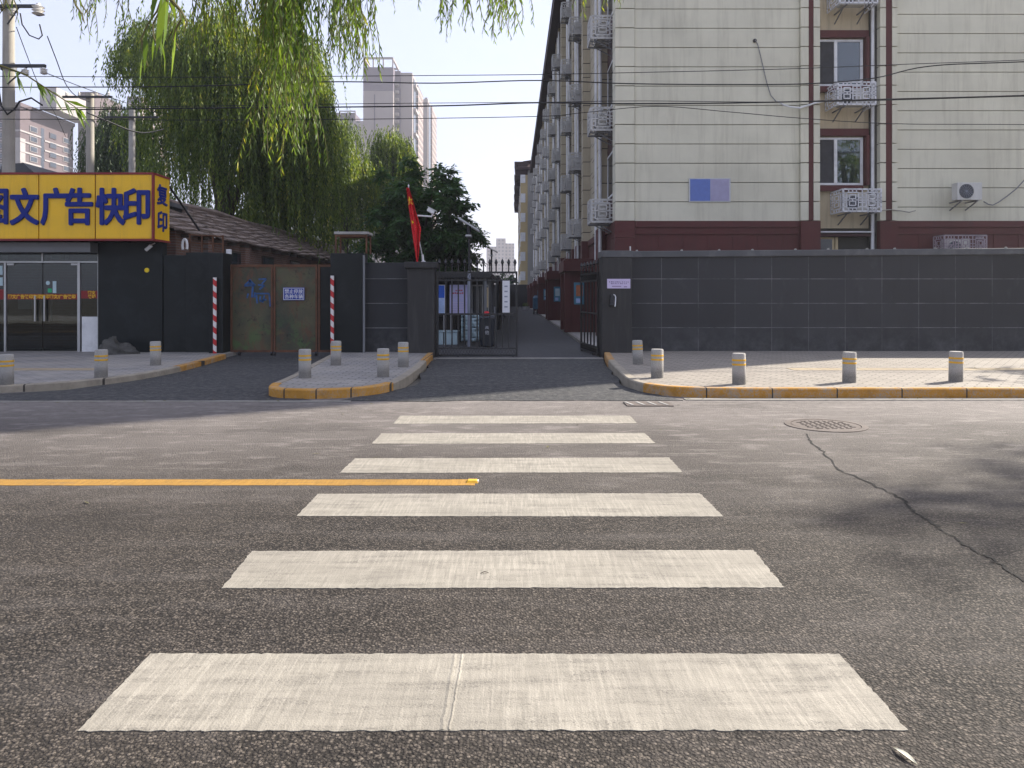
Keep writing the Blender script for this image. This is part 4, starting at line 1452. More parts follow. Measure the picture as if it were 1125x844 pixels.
# striped tarp bundle
mb = MB()
nu, nv = 26, 12
for j in range(nv):
    for i in range(nu):
        def P_(i, j):
            a = 2 * math.pi * i / nu
            e = math.pi / 2 * j / nv
            r = 1 + .13 * math.sin(3 * a + 1) + .07 * math.sin(7 * a + 5 * e) + .05 * math.sin(11 * e + 4 * a)
            return (-9.95 + .47 * r * math.cos(a) * math.cos(e) ** .7, 18.75 + .3 * r * math.sin(a) * math.cos(e) ** .7, .1 + .33 * r * math.sin(e) * (1 - .25 * math.cos(a)))
        mb.quad(P_(i, j), P_(i + 1, j), P_(i + 1, j + 1), P_(i, j + 1))
solo('tarp_bundle', mb, mt['tarp'], 'grey crumpled tarp bundle lying against the black wall beside the shop door', 'bundle', loc=(-9.95, 18.75, .11), smooth=True)

# ================================================================= OLD TILED HOUSE
t = thing('tiled_house', 'old brick house with a sagging tiled roof behind the walls', 'house', (-11, 35, 0))
ex, ez, rx, rz_ = -9.0, 3.33, -11.6, 4.72
Y0, Y1 = 20.3, 50.0
mb = MB()
nr = 130
for side_ in (0, 1):
    rows = 13
    for j in range(rows):
        for i in range(nr):
            def Q(i, j):
                y = Y0 + (Y1 - Y0) * i / nr
                t_ = j / rows
                sag = .07 * math.sin(y * .55 + j * .2) * math.sin(math.pi * t_) + .03 * math.sin(y * 2.3 + j)
                x = ex + (rx - ex) * t_ if not side_ else 2 * rx - (ex + (rx - ex) * t_)
                return Vector((x, y, ez + (rz_ - ez) * t_ + sag))
            a, b, c, d_ = Q(i, j), Q(i + 1, j), Q(i + 1, j + 1), Q(i, j + 1)
            lift = Vector((0, 0, .045 + random.uniform(-.012, .02)))
            if side_:
                mb.quad(d_, c, b + lift, a + lift)
            else:
                mb.quad(a + lift, b + lift, c, d_)
rf = obj('roof', mb, mt['tile'], t)
rf.modifiers.new('thick', 'SOLIDIFY').thickness = .05
obj('ridge', MB().tube([(rx, Y0 + (Y1 - Y0) * i / 20, rz_ + .05 + .04 * math.sin(i * 1.3)) for i in range(21)], .11, 8), mt['tile'], t, smooth=True)
obj('side_wall', MB().box(-9.5, -9.25, Y0 + .2, Y1 - .2, -.05, 3.35), mt['brick'], t)
obj('end_wall', MB().add([(-13.9, Y0 + .25, 0), (-9.51, Y0 + .25, 0), (-9.51, Y0 + .25, 3.4), (rx, Y0 + .25, 4.55), (-13.9, Y0 + .25, 3.4),
                          (-13.9, Y0 + .5, 0), (-9.51, Y0 + .5, 0), (-9.51, Y0 + .5, 3.4), (rx, Y0 + .5, 4.55), (-13.9, Y0 + .5, 3.4)],
                         [(0, 1, 2, 3, 4), (9, 8, 7, 6, 5), (0, 5, 6, 1), (1, 6, 7, 2), (2, 7, 8, 3), (3, 8, 9, 4)]), mt['brick_f'], t)
mb = MB()
for i in range(26):
    y = Y0 + .5 + i * 1.13
    mb.box(-9.24, -8.95, y, y + .08, 3.2, 3.29)
obj('rafter_ends', mb, mt['bark'], t)
for k, y in enumerate((24, 27.5, 31, 35, 39.5)):
    w_ = obj('window', MB().box(-9.248, -9.2, y, y + 1.3, 2.3, 3.05), mt['bark'], t)
    obj('pane', MB().box(-9.199, -9.19, y + .07, y + 1.23, 2.37, 2.98), mt['dark_glass'], w_)
for i, y in enumerate((22.2, 25.3)):
    obj('pier', MB().box(-9.249, -9.05, y, y + .45, 0, 3.2), mt['brick'], t)
# rusty cage frame in front of the house gable
t = thing('cage_frame', 'thin rusty steel frame standing behind the black wall before the brick house', 'frame', (-8.7, 20, 2.6))
for px in (208.5, 222, 234, 245):
    d = 20.1
    obj('post', MB().box(wx(px, d) - .018, wx(px, d) + .018, d - .018, d + .018, 1.2, wz(258.5, d)), mt['rust'], t)
obj('rail', MB().bar((wx(207.5, 20.1), 20.08, wz(258, 20.1)), (wx(246, 20.1), 20.08, wz(260, 20.1)), .03, .03), mt['rust'], t)
obj('rail', MB().bar((wx(207.5, 20.1), 20.12, wz(267, 20.1)), (wx(246, 20.1), 20.12, wz(268, 20.1)), .03, .03), mt['rust'], t)
solo('white_hose', MB().tube([(wx(203 + 2.6 * math.cos(a) * (1 if a < 9 else 1), 19.9), 19.9, wz(270 - 7 * math.sin(a), 19.9)) for a in np.linspace(-.6, 3.8, 14)], .035, 8), mt['white_metal'],
     'white looped pipe rising behind the black wall by the sign', 'pipe', loc=(wx(203, 19.9), 19.9, 2.6), smooth=True)
solo('junction_box', MB().box(wx(249, 19.8), wx(254, 19.8), 19.75, 19.85, wz(282, 19.8), wz(274, 19.8)), mt['white_metal'], 'small white metal box above the narrow black pillar', 'box', loc=(wx(251, 19.8), 19.8, 2.6), bevel=.01)
solo('sloping_pole', MB().cyl((wx(186, 19.7), 19.7, wz(205, 19.7)), (wx(219, 21.5), 21.5, wz(253, 21.5)), .03, 8), mt['black_metal'], 'black stay rod sloping from the sign to the tiled roof', 'rod', loc=(-9, 19.7, 4.4))

# ================================================================= MAIN APARTMENT BLOCK
BY = 24.0
ZP = 3.97                      # top of the oxblood plinth
XR = 19.0
XF = 3.42                      # alley facade plane


def bx(px):
    return wx(px, BY)


def bz(py):
    return wz(py, BY)


TB = thing('apartment_block', 'long beige apartment block with oxblood plinth and grooved gable wall', 'building', (10, 60, 0))
TOPZ = 19.6
# cores
obj('core', MB().box(3.62, bx(899), BY + .1, 110, 0, TOPZ).box(bx(899), bx(960), BY + .42, 110, 0, TOPZ).box(bx(960), XR - .02, BY + .1, 110, 0, TOPZ), mt['groove'], TB)
# gable: rendered courses with open grooves
pitch = .62
mb = MB()
for (xa, xb, off) in ((bx(697.5), bx(878), 0.0), (bx(984), XR, .17)):
    z = ZP - off * 0
    first = True
    while z < TOPZ:
        h = pitch - (off if first else 0)
        mb.box(xa, xb, BY, BY + .099, z + (.0 if first else .012), min(TOPZ, z + h - .012))
        z += h
        first = False
obj('gable_wall', mb, mt['stucco'], TB)
mb = MB()
z = ZP
while z < TOPZ:
    mb.box(3.30, bx(697), BY - .05, BY + .6, z + .012, min(TOPZ, z + pitch - .018))
    z += pitch
obj('corner_pilaster', mb, mt['stucco'], TB)
for (a, b) in ((878.4, 886.8), (892.4, 899.2), (965, 971.2), (978.2, 984)):
    mb = MB()
    z = ZP
    while z < TOPZ:
        mb.box(bx(a), bx(b), BY - .12, BY + .42, z + .012, min(TOPZ, z + pitch - .018))
        z += pitch
    obj('pilaster', mb, mt['stucco'], TB)
for (a, b) in ((886.9, 892.3), (971.3, 978.1)):
    obj('red_strip', MB().box(bx(a), bx(b), BY - .1, BY + .4, ZP + .01, TOPZ), mt['red'], TB)
obj('recess_wall', MB().box(bx(899.3), bx(964.9), BY + .36, BY + .419, ZP - .2, TOPZ), mt['stucco_y'], TB)
# plinth
mb = MB()
for (xa, xb) in ((bx(697.5), bx(878)), (bx(984), XR)):
    mb.box(xa, xb, BY + .02, BY + .099, 0, ZP - .42)
    mb.box(xa, xb, BY - .06, BY + .1, ZP - .2, ZP)
    mb.box(xa, xb, BY - .02, BY + .1, ZP - .419, ZP - .201)
    x = xa + .75
    while x < xb - .3:
        mb.box(x, x + .03, BY + .005, BY + .019, 0, ZP - .42)
        x += .8
obj('plinth', mb, mt['red'], TB)
obj('plinth', MB().box(3.28, bx(697), BY - .08, BY + .6, 0, ZP - .55).box(3.28, bx(697), BY - .08, BY + .6, ZP - .54, ZP), mt['red'], TB)
mb = MB()
for (a, b) in ((878, 899.5), (964.8, 984.2)):
    mb.box(bx(a), bx(b), BY - .15, BY + .42, 0, ZP - .01)
obj('plinth', mb, mt['red'], TB)


def gable_window(px0, px1, py0, py1, i, curtain):
    a, b, z0, z1 = bx(px0), bx(px1), bz(py1), bz(py0)
    y = BY + .30
    # red lintel, sill and right reveal
    obj('window_surround', MB().box(bx(899.3), bx(958), BY + .2, BY + .36, z1 + .04, z1 + .27).box(bx(899.3), bx(952), BY + .2, BY + .36, z0 - .2, z0 - .02)
        .box(b + .03, bx(957.5), BY + .12, BY + .36, z0 - .02, z1 + .039), mt['red'], TB)
    w_ = obj('window', MB().box(a, b, y, y + .05, z1 - .07, z1).box(a, b, y, y + .05, z0, z0 + .07).box(b - .09, b, y, y + .05, z0 + .071, z1 - .071)
             .box(a + (b - a) * .4, a + (b - a) * .4 + .1, y - .012, y + .05, z0 + .071, z1 - .071).box(a, a + .04, y, y + .05, z0 + .071, z1 - .071), mt['white_metal'], TB, bevel=.004)
    m1 = a + (b - a) * .4
    obj('screen', MB().box(a + .041, m1 - .001, y + .03, y + .035, z0 + .072, z1 - .072), mt['screen'], w_)
    pane = obj('pane', MB().box(m1 + .101, b - .091, y + .025, y + .03, z0 + .072, z1 - .072), mt['glass'], w_)
    if curtain:
        n = 18
        mb = MB()
        for k in range(n):
            x0_, x1_ = m1 + .1 + (b - m1 - .35) * k / n, m1 + .1 + (b - m1 - .35) * (k + 1) / n
            dz = .35 * (1 - k / n)
            mb.quad((x0_, y + .045 + .008 * (k % 2), z0 + .08), (x1_, y + .045 + .008 * ((k + 1) % 2), z0 + .08),
                    (x1_, y + .045 + .008 * ((k + 1) % 2), z1 - .1 - dz), (x0_, y + .045 + .008 * (k % 2), z1 - .1 - dz))
        obj('curtain', mb, mt['curtain'], w_)
    else:
        obj('room_dark', MB().box(m1 + .101, b - .091, y + .05, y + .055, z0 + .072, z1 - .072), mt['far_glass'], w_)


gable_window(899.3, 953, 40, 92, 0, False)
gable_window(899.3, 953, 149, 202, 1, True)
gable_window(899.3, 953, -69, -18, 2, False)
# low window over the boundary wall
y = BY + .3
w_ = obj('window', MB().box(bx(899.3), bx(921), y, y + .05, 2.2, bz(260)).box(bx(922), bx(925), y - .01, y + .05, 2.2, bz(260)), mt['yellowwood'], TB)
obj('pane', MB().box(bx(901), bx(918.5), y - .006, y - .001, 2.25, bz(262)), mt['dark_glass'], w_)
obj('window_surround', MB().box(bx(899.3), bx(964.9), BY + .1, BY + .36, bz(259.5), bz(256.5)), mt['red_dark'], TB)
obj('awning_rail', MB().box(bx(899.3), bx(958), BY - .02, BY + .02, bz(255.5), bz(254.2)), mt['white_metal'], TB)
obj('drainpipe', MB().cyl((bx(960.3), BY + .1, 2.0), (bx(960.3), BY + .1, TOPZ), .055, 10), mt['white_metal'], TB, smooth=True)

# alley facade -----------------------------------------------------
FEND = 109.0
cols = []
for i in range(6):
    p = 30 + 14.6 * i
    cols += [p - 5.4, p + 3.6]
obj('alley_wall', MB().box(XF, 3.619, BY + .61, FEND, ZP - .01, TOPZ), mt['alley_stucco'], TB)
obj('alley_plinth', MB().box(XF - .06, 3.62, BY + .61, FEND, 0, ZP - .02), mt['red'], TB)
obj('ledge', MB().box(XF - .12, XF - .061, BY + .61, FEND, ZP - .25, ZP), mt['red'], TB)
floors_z = [4.95 + 3.06 * k for k in range(5)]
for ci_, yc in enumerate(cols):
    y0, y1 = yc, yc + 2.1
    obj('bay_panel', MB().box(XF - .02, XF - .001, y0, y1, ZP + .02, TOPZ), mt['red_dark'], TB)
    for (a, b) in ((y0 - .75, y0 - .02), (y1 + .02, y1 + .75)):
        if a < BY + .62:
            continue
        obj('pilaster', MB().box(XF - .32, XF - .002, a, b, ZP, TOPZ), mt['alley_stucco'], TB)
        obj('pilaster_foot', MB().box(XF - .36, XF - .062, a - .03, b + .03, 0, ZP - .002), mt['red'], TB)
    # an extra pilaster between the bays
    ym_ = y1 + 2.2
    if ci_ < 11:
        obj('pilaster', MB().box(XF - .25, XF - .002, ym_, ym_ + .7, ZP, TOPZ), mt['alley_stucco'], TB)
    for yy, r in ((y1 - .14, .06), (y1 + 1.05, .07)):
        obj('drainpipe', MB().cyl((XF - .3, yy, 2.9), (XF - .3, yy, TOPZ - .3), r, 8), mt['white_metal'], TB, smooth=True)
    for fz_i, z in enumerate(floors_z):
        if wz(0, yc + 2) < z - .2:
            continue
        w_ = obj('window', MB().box(XF - .06, XF - .021, y0 + .15, y1 - .25, z, z + .06).box(XF - .06, XF - .021, y0 + .15, y1 - .25, z + 1.44, z + 1.5)
                 .box(XF - .06, XF - .021, y0 + .15, y0 + .21, z + .061, z + 1.439).box(XF - .06, XF - .021, y1 - .31, y1 - .25, z + .061, z + 1.439), mt['white_metal'], TB)
        obj('pane', MB().box(XF - .04, XF - .0215, y0 + .211, y1 - .311, z + .061, z + 1.439), mt['dark_glass'], w_)
# roof and eaves
obj('eave', MB().box(2.62, 3.7, BY + .3, FEND + .4, TOPZ + .001, TOPZ + .28).box(2.55, 2.619, BY + .2, FEND + .5, TOPZ - .08, TOPZ + .4), mt['roof_brown'], TB)
obj('roof', MB().add([(2.5, BY - .3, TOPZ + .42), (XR + .8, BY - .3, TOPZ + .42), (11.2, BY + 3, TOPZ + 2.6), (2.5, FEND + .6, TOPZ + .42), (XR + .8, FEND + .6, TOPZ + .42), (11.2, FEND - 3, TOPZ + 2.6)],
                     [(0, 1, 2), (4, 3, 5), (3, 0, 2, 5), (1, 4, 5, 2), (0, 3, 4, 1)]), mt['roof_brown'], TB)
# entrance porches
for i in range(6):
    yp = 30 + 14.6 * i
    pr = obj('porch', MB().box(2.36, XF - .07, yp, yp + .18, .1, 2.54).box(2.09, 2.362, yp - .05, yp + .3, .1, 2.54), mt['red'], TB, bevel=.012)
    obj('far_wall', MB().box(2.09, 2.35, yp + 2.3, yp + 2.6, .1, 2.54).box(2.348, XF - .07, yp + 2.42, yp + 2.59, .1, 2.538), mt['red'], pr, bevel=.012)
    obj('step', MB().box(2.36, XF - .07, yp + .19, yp + 2.41, .09, .16), mt['conc'], pr)
    obj('canopy', MB().box(2.03, XF - .07, yp - .32, yp + 2.75, 2.541, 2.98).box(2.1, XF - .07, yp - .25, yp + 2.68, 2.981, 3.05), mt['red'], pr, bevel=.015)
    obj('entrance_door', MB().box(XF - .065, XF - .061, yp + .4, yp + 2.2, .1, 2.3), mt['black_metal'], pr)
porch_words = ['nearest red porch', 'second red porch along the alley', 'third red porch along the alley', 'fourth red porch along the alley', 'fifth red porch along the alley']
for i, wd in enumerate(porch_words[:4]):
    yp = 30 + 14.6 * i
    t = thing('notice_board', f'teal framed notice board on the side of the {wd}', 'notice board', (2.65, yp, 1.2), 'notice boards on the red porches')
    a0, a1 = 2.47, 2.9
    obj('frame', MB().box(a0, a1, yp - .05, yp - .002, 1.22, 2.1), mt['board_teal'], t, bevel=.008)
    obj('sheet', MB().box(a0 + .08, a1 - .08, yp - .056, yp - .051, 1.55, 2.0), mt['board_orange'] if i == 0 else mt['pale_blue'], t)
    obj('sheet', MB().box(a0 + .08, a1 - .16, yp - .056, yp - .051, 1.28, 1.46), mt['poster_sky'], t)

# blue plaque on the gable: two flat tones, its writing unreadable in the photograph
t = thing('wall_plaque', 'small blue and pale violet plaque on the beige gable wall', 'sign', (bx(778), BY, bz(209)))
obj('plate', MB().box(bx(756.5), bx(802.5), BY - .03, BY - .002, bz(222), bz(196)), mt['alu'], t)
obj('panel', MB().box(bx(758), bx(780), BY - .036, BY - .031, bz(221), bz(197)), mt['plaque_blue'], t)
obj('panel', MB().box(bx(780.2), bx(801), BY - .036, BY - .031, bz(221), bz(197)), mt['plaque_pale'], t)


# ---------------------------------------------------------------- air conditioners and their cages
def fret(mb, O, U, V, w, h, b=.024, dth=.02, n=2):
    """lattice panel: origin O, width axis U, height axis V"""
    O, U, V = Vector(O), Vector(U), Vector(V)
    Nn = U.cross(V).normalized()

    def seg(x0, y0, x1, y1):
        hx, hy = (0, b / 2) if abs(x1 - x0) > abs(y1 - y0) else (b / 2, 0)
        pts = [(x0 - hx, y0 - hy), (x1 + hx, y0 - hy), (x1 + hx, y1 + hy), (x0 - hx, y1 + hy)]
        vs = [O + U * x + V * y + Nn * (-dth / 2) for x, y in pts] + [O + U * x + V * y + Nn * (dth / 2) for x, y in pts]
        mb.add(vs, [(3, 2, 1, 0), (4, 5, 6, 7), (0, 1, 5, 4), (1, 2, 6, 5), (2, 3, 7, 6), (3, 0, 4, 7)])

    def ring(x0, y0, x1, y1):
        seg(x0, y0, x1, y0)
        seg(x0, y1, x1, y1)
        seg(x0, y0, x0, y1)
        seg(x1, y0, x1, y1)
    b2 = b
    b = b * 1.5
    ring(b / 2, b / 2, w - b / 2, h - b / 2)
    b = b2
    cw = w / n
    for k in range(n):
        x0 = k * cw
        if k:
            seg(x0, 0, x0, h)
        q = .2
        ring(x0 + cw * q, h * .17, x0 + cw * (1 - q), h * .83)
        ring(x0 + cw * .34, h * .28, x0 + cw * .66, h * .46)
        ring(x0 + cw * .34, h * .56, x0 + cw * .66, h * .74)
        for yy in (.22, .4, .5, .62, .8):
            seg(x0, h * yy, x0 + cw * q, h * yy)
            seg(x0 + cw * (1 - q), h * yy, x0 + cw, h * yy)
        for xx in (.3, .5, .7):
            seg(x0 + cw * xx, 0, x0 + cw * xx, h * .17)
            seg(x0 + cw * xx, h * .83, x0 + cw * xx, h)
        seg(x0 + cw * .5, h * .46, x0 + cw * .5, h * .56)
        seg(x0 + cw * q, h * .51, x0 + cw * .34, h * .51)
        seg(x0 + cw * .66, h * .51, x0 + cw * .8, h * .51)
    return mb


def make_cage(loc, rz, w, dp, h, mat, label, group=None, n=2, bar=.024):
    """wall cage; local origin at the wall, front towards -y"""
    t = thing('ac_cage', label, 'air-conditioner cage', loc, group)
    T = Matrix.Translation(loc)
    obj('front_grille', fret(MB(), (-w / 2, -dp, 0), (1, 0, 0), (0, 0, 1), w, h, bar, n=n).xf(T), mat, t)
    obj('side_grille', fret(MB(), (-w / 2, 0, 0), (0, -1, 0), (0, 0, 1), dp, h, bar, n=1).xf(T), mat, t)
    obj('side_grille', fret(MB(), (w / 2, 0, 0), (0, -1, 0), (0, 0, 1), dp, h, bar, n=1).xf(T), mat, t)
    for x in (-w * .3, w * .3):
        mb = MB()
        mb.box(x - .02, x + .02, -dp, 0, -.04, -.002)
        mb.bar((x, -.01, -.32), (x, -dp * .7, -.03), .03, .03)
        obj('bracket', mb.xf(T), mt['steel_grey'], t)
    t.rotation_euler = (0, 0, rz)
    return t


def make_ac(loc, rz, label, w=.78, dp=.3, h=.55, brackets=False, group=None):
    t = thing('ac_unit', label, 'air conditioner', loc, group)
    T = Matrix.Translation(loc)
    obj('casing', MB().box(-w / 2, w / 2, -dp, 0, 0, h).xf(T), mt['ac'], t, bevel=.015)
    fx_ = -w * .14
    R90 = T @ Matrix.Translation((fx_, -dp, h * .5)) @ Matrix.Rotation(R(90), 4, 'X')
    obj('fan_grille', MB().lathe([(.225, .0), (.225, .012), (.215, .014), (.21, .004), (.0005, .006)], n=32).xf(R90), mt['dark'], t, smooth=True)
    mb = MB()
    for k in range(5):
        r = .03 + k * .042
        mb.lathe([(r, .012), (r + .006, .018), (r + .012, .012)], n=28)
    for k in range(8):
        a = k * math.pi / 8
        mb.bar((-.22 * math.cos(a), -.22 * math.sin(a), .014), (.22 * math.cos(a), .22 * math.sin(a), .014), .006, .006)
    obj('fan_guard', mb.xf(R90), mt['lampgrey'], t)
    if brackets:
        for x in (-w * .34, w * .3):
            mb = MB()
            mb.box(x - .02, x + .02, -dp - .02, .45, -.04, -.002)
            mb.bar((x, .42, -.3), (x, -dp, -.03), .03, .03)
            obj('bracket', mb.xf(T), mt['steel_grey'], t)
    t.rotation_euler = (0, 0, rz)
    return t


yb = BY + .36
gx = wx(948, 23.4)
for (xx, zz, lab, alab) in ((gx, 4.2, 'white fret cage under the lower gable window, above the boundary wall', 'air conditioner inside the lower gable window cage'),
                            (wx(942, 23.4), 7.56, 'white fret cage under the upper gable window, crossed by the wires', 'air conditioner inside the upper gable window cage'),
                            (wx(944, 23.4), 10.75, 'white fret cage at the top edge of the photo over the upper gable window', 'air conditioner inside the topmost gable cage')):
    make_cage((xx, yb, zz), 0, 1.22, .92, .74, mt['grille'], lab, 'white cages on the gable', bar=.03)
    make_ac((xx - .1, yb - .45, zz + .03), 0, alab, group='air conditioners in the gable cages')
make_ac((14.33, BY - .3, 4.57), 0, 'bare white air conditioner on brackets on the beige gable wall', brackets=True, dp=.32)
make_cage((14.2, BY - .01, 2.76), 0, 1.35, .6, .72, mt['lav_grille'], 'dull pinkish cage on the oxblood plinth, half hidden by the boundary wall', None, 3, bar=.026)
make_ac((14.1, BY - .1, 2.8), 0, 'air conditioner inside the half hidden pinkish cage')

ORD = ['first', 'second', 'third', 'fourth', 'fifth', 'sixth', 'seventh', 'eighth', 'ninth', 'tenth', 'eleventh', 'twelfth']
proto = None
aproto = None
RZA = R(-90)
for c_, yc in enumerate(cols):
    for k in range(5):
        yy = yc + .75 + (0 if c_ == 0 else random.choice([0, 0, .2]))
        zz = 4.0 + 3.06 * k + (0 if c_ % 2 == 0 else .25) + (.0 if c_ < 2 else random.uniform(-.1, .15))
        if wz(0, yy) < zz - .1:
            continue
        if c_ > 0 and random.random() < .06:
            continue
        lab = f'white lattice cage on the alley facade, {ORD[c_]} column from the street, {ORD[k]} row up'
        loc = (XF - .02, yy, zz)
        if proto is None:
            proto = make_cage(loc, RZA, 1.0, .8, .8, mt['alley_grille'], lab, 'lattice cages on the alley facade', n=1, bar=.045)
            aproto = make_ac((XF - .3, yy, zz + .03), RZA, 'air conditioner inside the lowest alley facade cage nearest the street', group='air conditioners in the alley cages')
        else:
            place(proto, loc, lab)
            if c_ < 5:
                place(aproto, (XF - .3, yy, zz + .03), f'air conditioner in the alley facade cage, {ORD[c_]} column from the street, {ORD[k]} row up')

# cables hanging on the gable
pts = [(829, 44), (832, 50), (835, 62), (838, 75), (842, 92), (846, 105), (852, 112)]
solo('hanging_cable', MB().tube([(bx(a), BY - .05, bz(b)) for a, b in pts], .014, 6), mt['steel_grey'], 'dark cable hanging down the beige gable from a small hole', 'cable', loc=(bx(829), BY, bz(44)), smooth=True)
solo('wall_bracket', MB().lathe([(.06, 0), (.06, .04), (.0005, .05)], n=12).xf(Matrix.Translation((bx(829), BY, bz(45))) @ Matrix.Rotation(R(90), 4, 'X')), mt['dark'], 'small dark hole cover at the head of the hanging cable', 'fitting', loc=(bx(829), BY, bz(45)))
pts = [(852, 113), (858, 117), (866, 119.5), (876, 120.5), (884, 118), (893, 115), (903, 113)]
solo('white_conduit', MB().tube([(bx(a), BY - .2, bz(b)) for a, b in pts], .03, 8), mt['white_metal'], 'white plastic conduit curving across the red strip of the gable', 'conduit', loc=(bx(852), BY, bz(113)), smooth=True)
pts = [(1078, 222), (1083, 225), (1088, 226), (1094, 223), (1104, 216), (1114, 208), (1124, 197), (1140, 182)]
solo('hanging_cable', MB().tube([(bx(a), BY - .12, bz(b)) for a, b in pts], .018, 6), mt['steel_grey'], 'grey pipe running up to the right from the bare air conditioner', 'cable', loc=(bx(1078), BY, bz(222)), smooth=True)
pts = [(966, 232), (975, 231), (985, 232), (996, 234), (1003, 232)]
solo('hanging_cable', MB().tube([(bx(a), BY - .16, bz(b)) for a, b in pts], .018, 6), mt['pole_conc'], 'short pale pipe leading right from the lower gable cage', 'cable', loc=(bx(966), BY, bz(232)), smooth=True)

# blue tricycle far down the alley
d = 62
t = thing('cargo_tricycle', 'blue covered tricycle parked beside a far red porch', 'tricycle', (wx(592, d), d, 0))
x0, x1 = 1.72, 2.5
obj('cargo_box', MB().hexa([(x0, d, .45), (x1, d, .45), (x1, d + 1.6, .45), (x0, d + 1.6, .45)], [(x0 + .02, d + .1, 1.45), (x1 - .02, d + .1, 1.45), (x1 - .02, d + 1.6, 1.5), (x0 + .02, d + 1.6, 1.5)]), mt['blue_tarp'], t, bevel=.06)
obj('cab', MB().hexa([(x0 + .1, d + 1.62, .4), (x1 - .1, d + 1.62, .4), (x1 - .1, d + 2.5, .4), (x0 + .1, d + 2.5, .4)], [(x0 + .15, d + 1.65, 1.6), (x1 - .15, d + 1.65, 1.6), (x1 - .15, d + 2.2, 1.6), (x0 + .15, d + 2.2, 1.6)]), mt['blue_tarp'], t, bevel=.05)
for (x, y) in ((x0 + .02, d + .4), (x1 - .1, d + .4), ((x0 + x1) / 2 - .04, d + 2.3)):
    w_ = obj('wheel', MB().cyl((x, y, .28), (x + .09, y, .28), .27, 18), mt['dark'], t)
    obj('rim', MB().cyl((x - .004, y, .28), (x + .094, y, .28), .14, 14), mt['alu'], w_)
for k, (x, y) in enumerate(((1.3, 84), (1.62, 84.6))):
    t = thing('flower_pot', ['white pot of greenery at the far end of the alley', 'second pot of greenery nearer the porch at the alley end'][k], 'plant pot', (x, y, 0))
    obj('pot', MB().lathe([(.14, .01), (.2, .35), (.17, .35), (.0005, .33)], x, y, 14), mt['white_metal'], t, smooth=True)
    mb = MB()
    for q in range(60):
        a, e, r = random.uniform(0, 6.28), random.uniform(0, 1.4), random.uniform(.1, .4)
        p = Vector((x + r * math.cos(a) * math.cos(e), y + r * math.sin(a) * math.cos(e), .4 + r * math.sin(e)))
        u = Vector((random.gauss(0, 1), random.gauss(0, 1), random.gauss(0, 1))).normalized() * .09
        v = Vector((random.gauss(0, 1), random.gauss(0, 1), random.gauss(0, 1))).normalized() * .04
        mb.quad(p - u, p - v, p + u, p + v)
    obj('foliage', mb, mt['broad_l'], t)

# ================================================================= SECOND BLOCK DOWN THE ALLEY
d2 = 113.0
t = thing('apartment_block', 'second apartment block beyond the first, with yellow bays and brown roof', 'building', (4, 130, 0))
X2 = 2.3
Z2 = 20.6
obj('wall', MB().box(X2, 16, d2, 170, 0, Z2), mt['b2_grey'], t)
obj('roof', MB().box(.5, 17, d2 - .6, 171, Z2 + .001, Z2 + .35).hexa([(.6, d2 - .5, Z2 + .36), (16.8, d2 - .5, Z2 + .36), (16.8, 170.8, Z2 + .36), (.6, 170.8, Z2 + .36)],
                                                           [(1.6, d2 - .2, Z2 + 1.3), (8, d2 + 4, Z2 + 3), (8, 166, Z2 + 3), (1.6, 170, Z2 + 1.3)]), mt['roof_brown'], t)
for b in range(5):
    y0 = d2 - .02 + b * 12
    obj('gablet', MB().add([(.45, y0, Z2 - .7), (X2, y0, Z2 - .7), (X2, y0 + 4, Z2 - .7), (.45, y0 + 4, Z2 - .7), (.3, y0 - .4, Z2 + 1.2), (X2, y0 - .4, Z2 + 1.2), (X2, y0 + 4.4, Z2 + 1.2), (.3, y0 + 4.4, Z2 + 1.2)],
                           [(3, 2, 1, 0), (4, 5, 6, 7), (0, 1, 5, 4), (1, 2, 6, 5), (2, 3, 7, 6), (3, 0, 4, 7)]), mt['roof_brown'], t)
    by_ = obj('bay', MB().box(1.25, X2 - .01, y0 + .1, y0 + 3.6, 2.2, Z2 - .71), mt['bay_y'], t)
    for k in range(6):
        z = 3.9 + k * 2.95
        w_ = obj('window', MB().box(1.22, X2 - .35, y0 + .03, y0 + 3.65, z, z + 1.35), mt['white_metal'], by_)
    for k in range(6):
        z = 3.4 + k * 2.95
        obj('balcony', MB().box(1.5, X2 - .005, y0 + 5, y0 + 10.5, z - .6, z + .5), mt['tw_a'], t)

# ================================================================= FAR TOWERS
def tower_box(t, name, px0, px1, pyt, d, depth, mat, zb=0):
    return obj(name, MB().box(wx(px0, d), wx(px1, d), d, d + depth, zb, wz(pyt, d)), mat, t)


d = 300
t = thing('tower', 'tall pale tower with a dark band and open roof frame, nearest of the towers', 'building', (wx(430, d), d, 0))
tower_box(t, 'wall', 399, 432, 100, d, 15, mt['tw_a'])
tower_box(t, 'upper_wall', 399, 432, 74, d, 15, mt['tw_b'], wz(99.9, d))
tower_box(t, 'recess', 432.05, 440, 78, d + 5, 12, mt['tw_b'])
obj('wall', MB().box(wx(440.05, d + 6), wx(453, d + 6), d + 6, d + 36, 0, wz(80, d + 6)), [mt['tw_a']], t)
xs_ = wx(453, d + 6)
obj('window_strip', MB().box(xs_ + .01, xs_ + .25, d + 9, d + 17, 4, wz(84, d + 6)), mt['far_glass'], t)
for k in range(9):
    zz = 8 + k * 10
    obj('balcony', MB().box(xs_ + .26, xs_ + 1.2, d + 9.2, d + 16.8, zz, zz + 1.2), mt['apt_white'], t)
obj('side_wall', MB().box(xs_ + .01, xs_ + .9, d + 18, d + 36, 0, wz(82, d + 6) - 1), mt['tw_side'], t)
obj('stripe', MB().box(wx(411, d), wx(412.2, d), d - .3, d - .01, 8, wz(104, d)), mt['tw_b'], t)
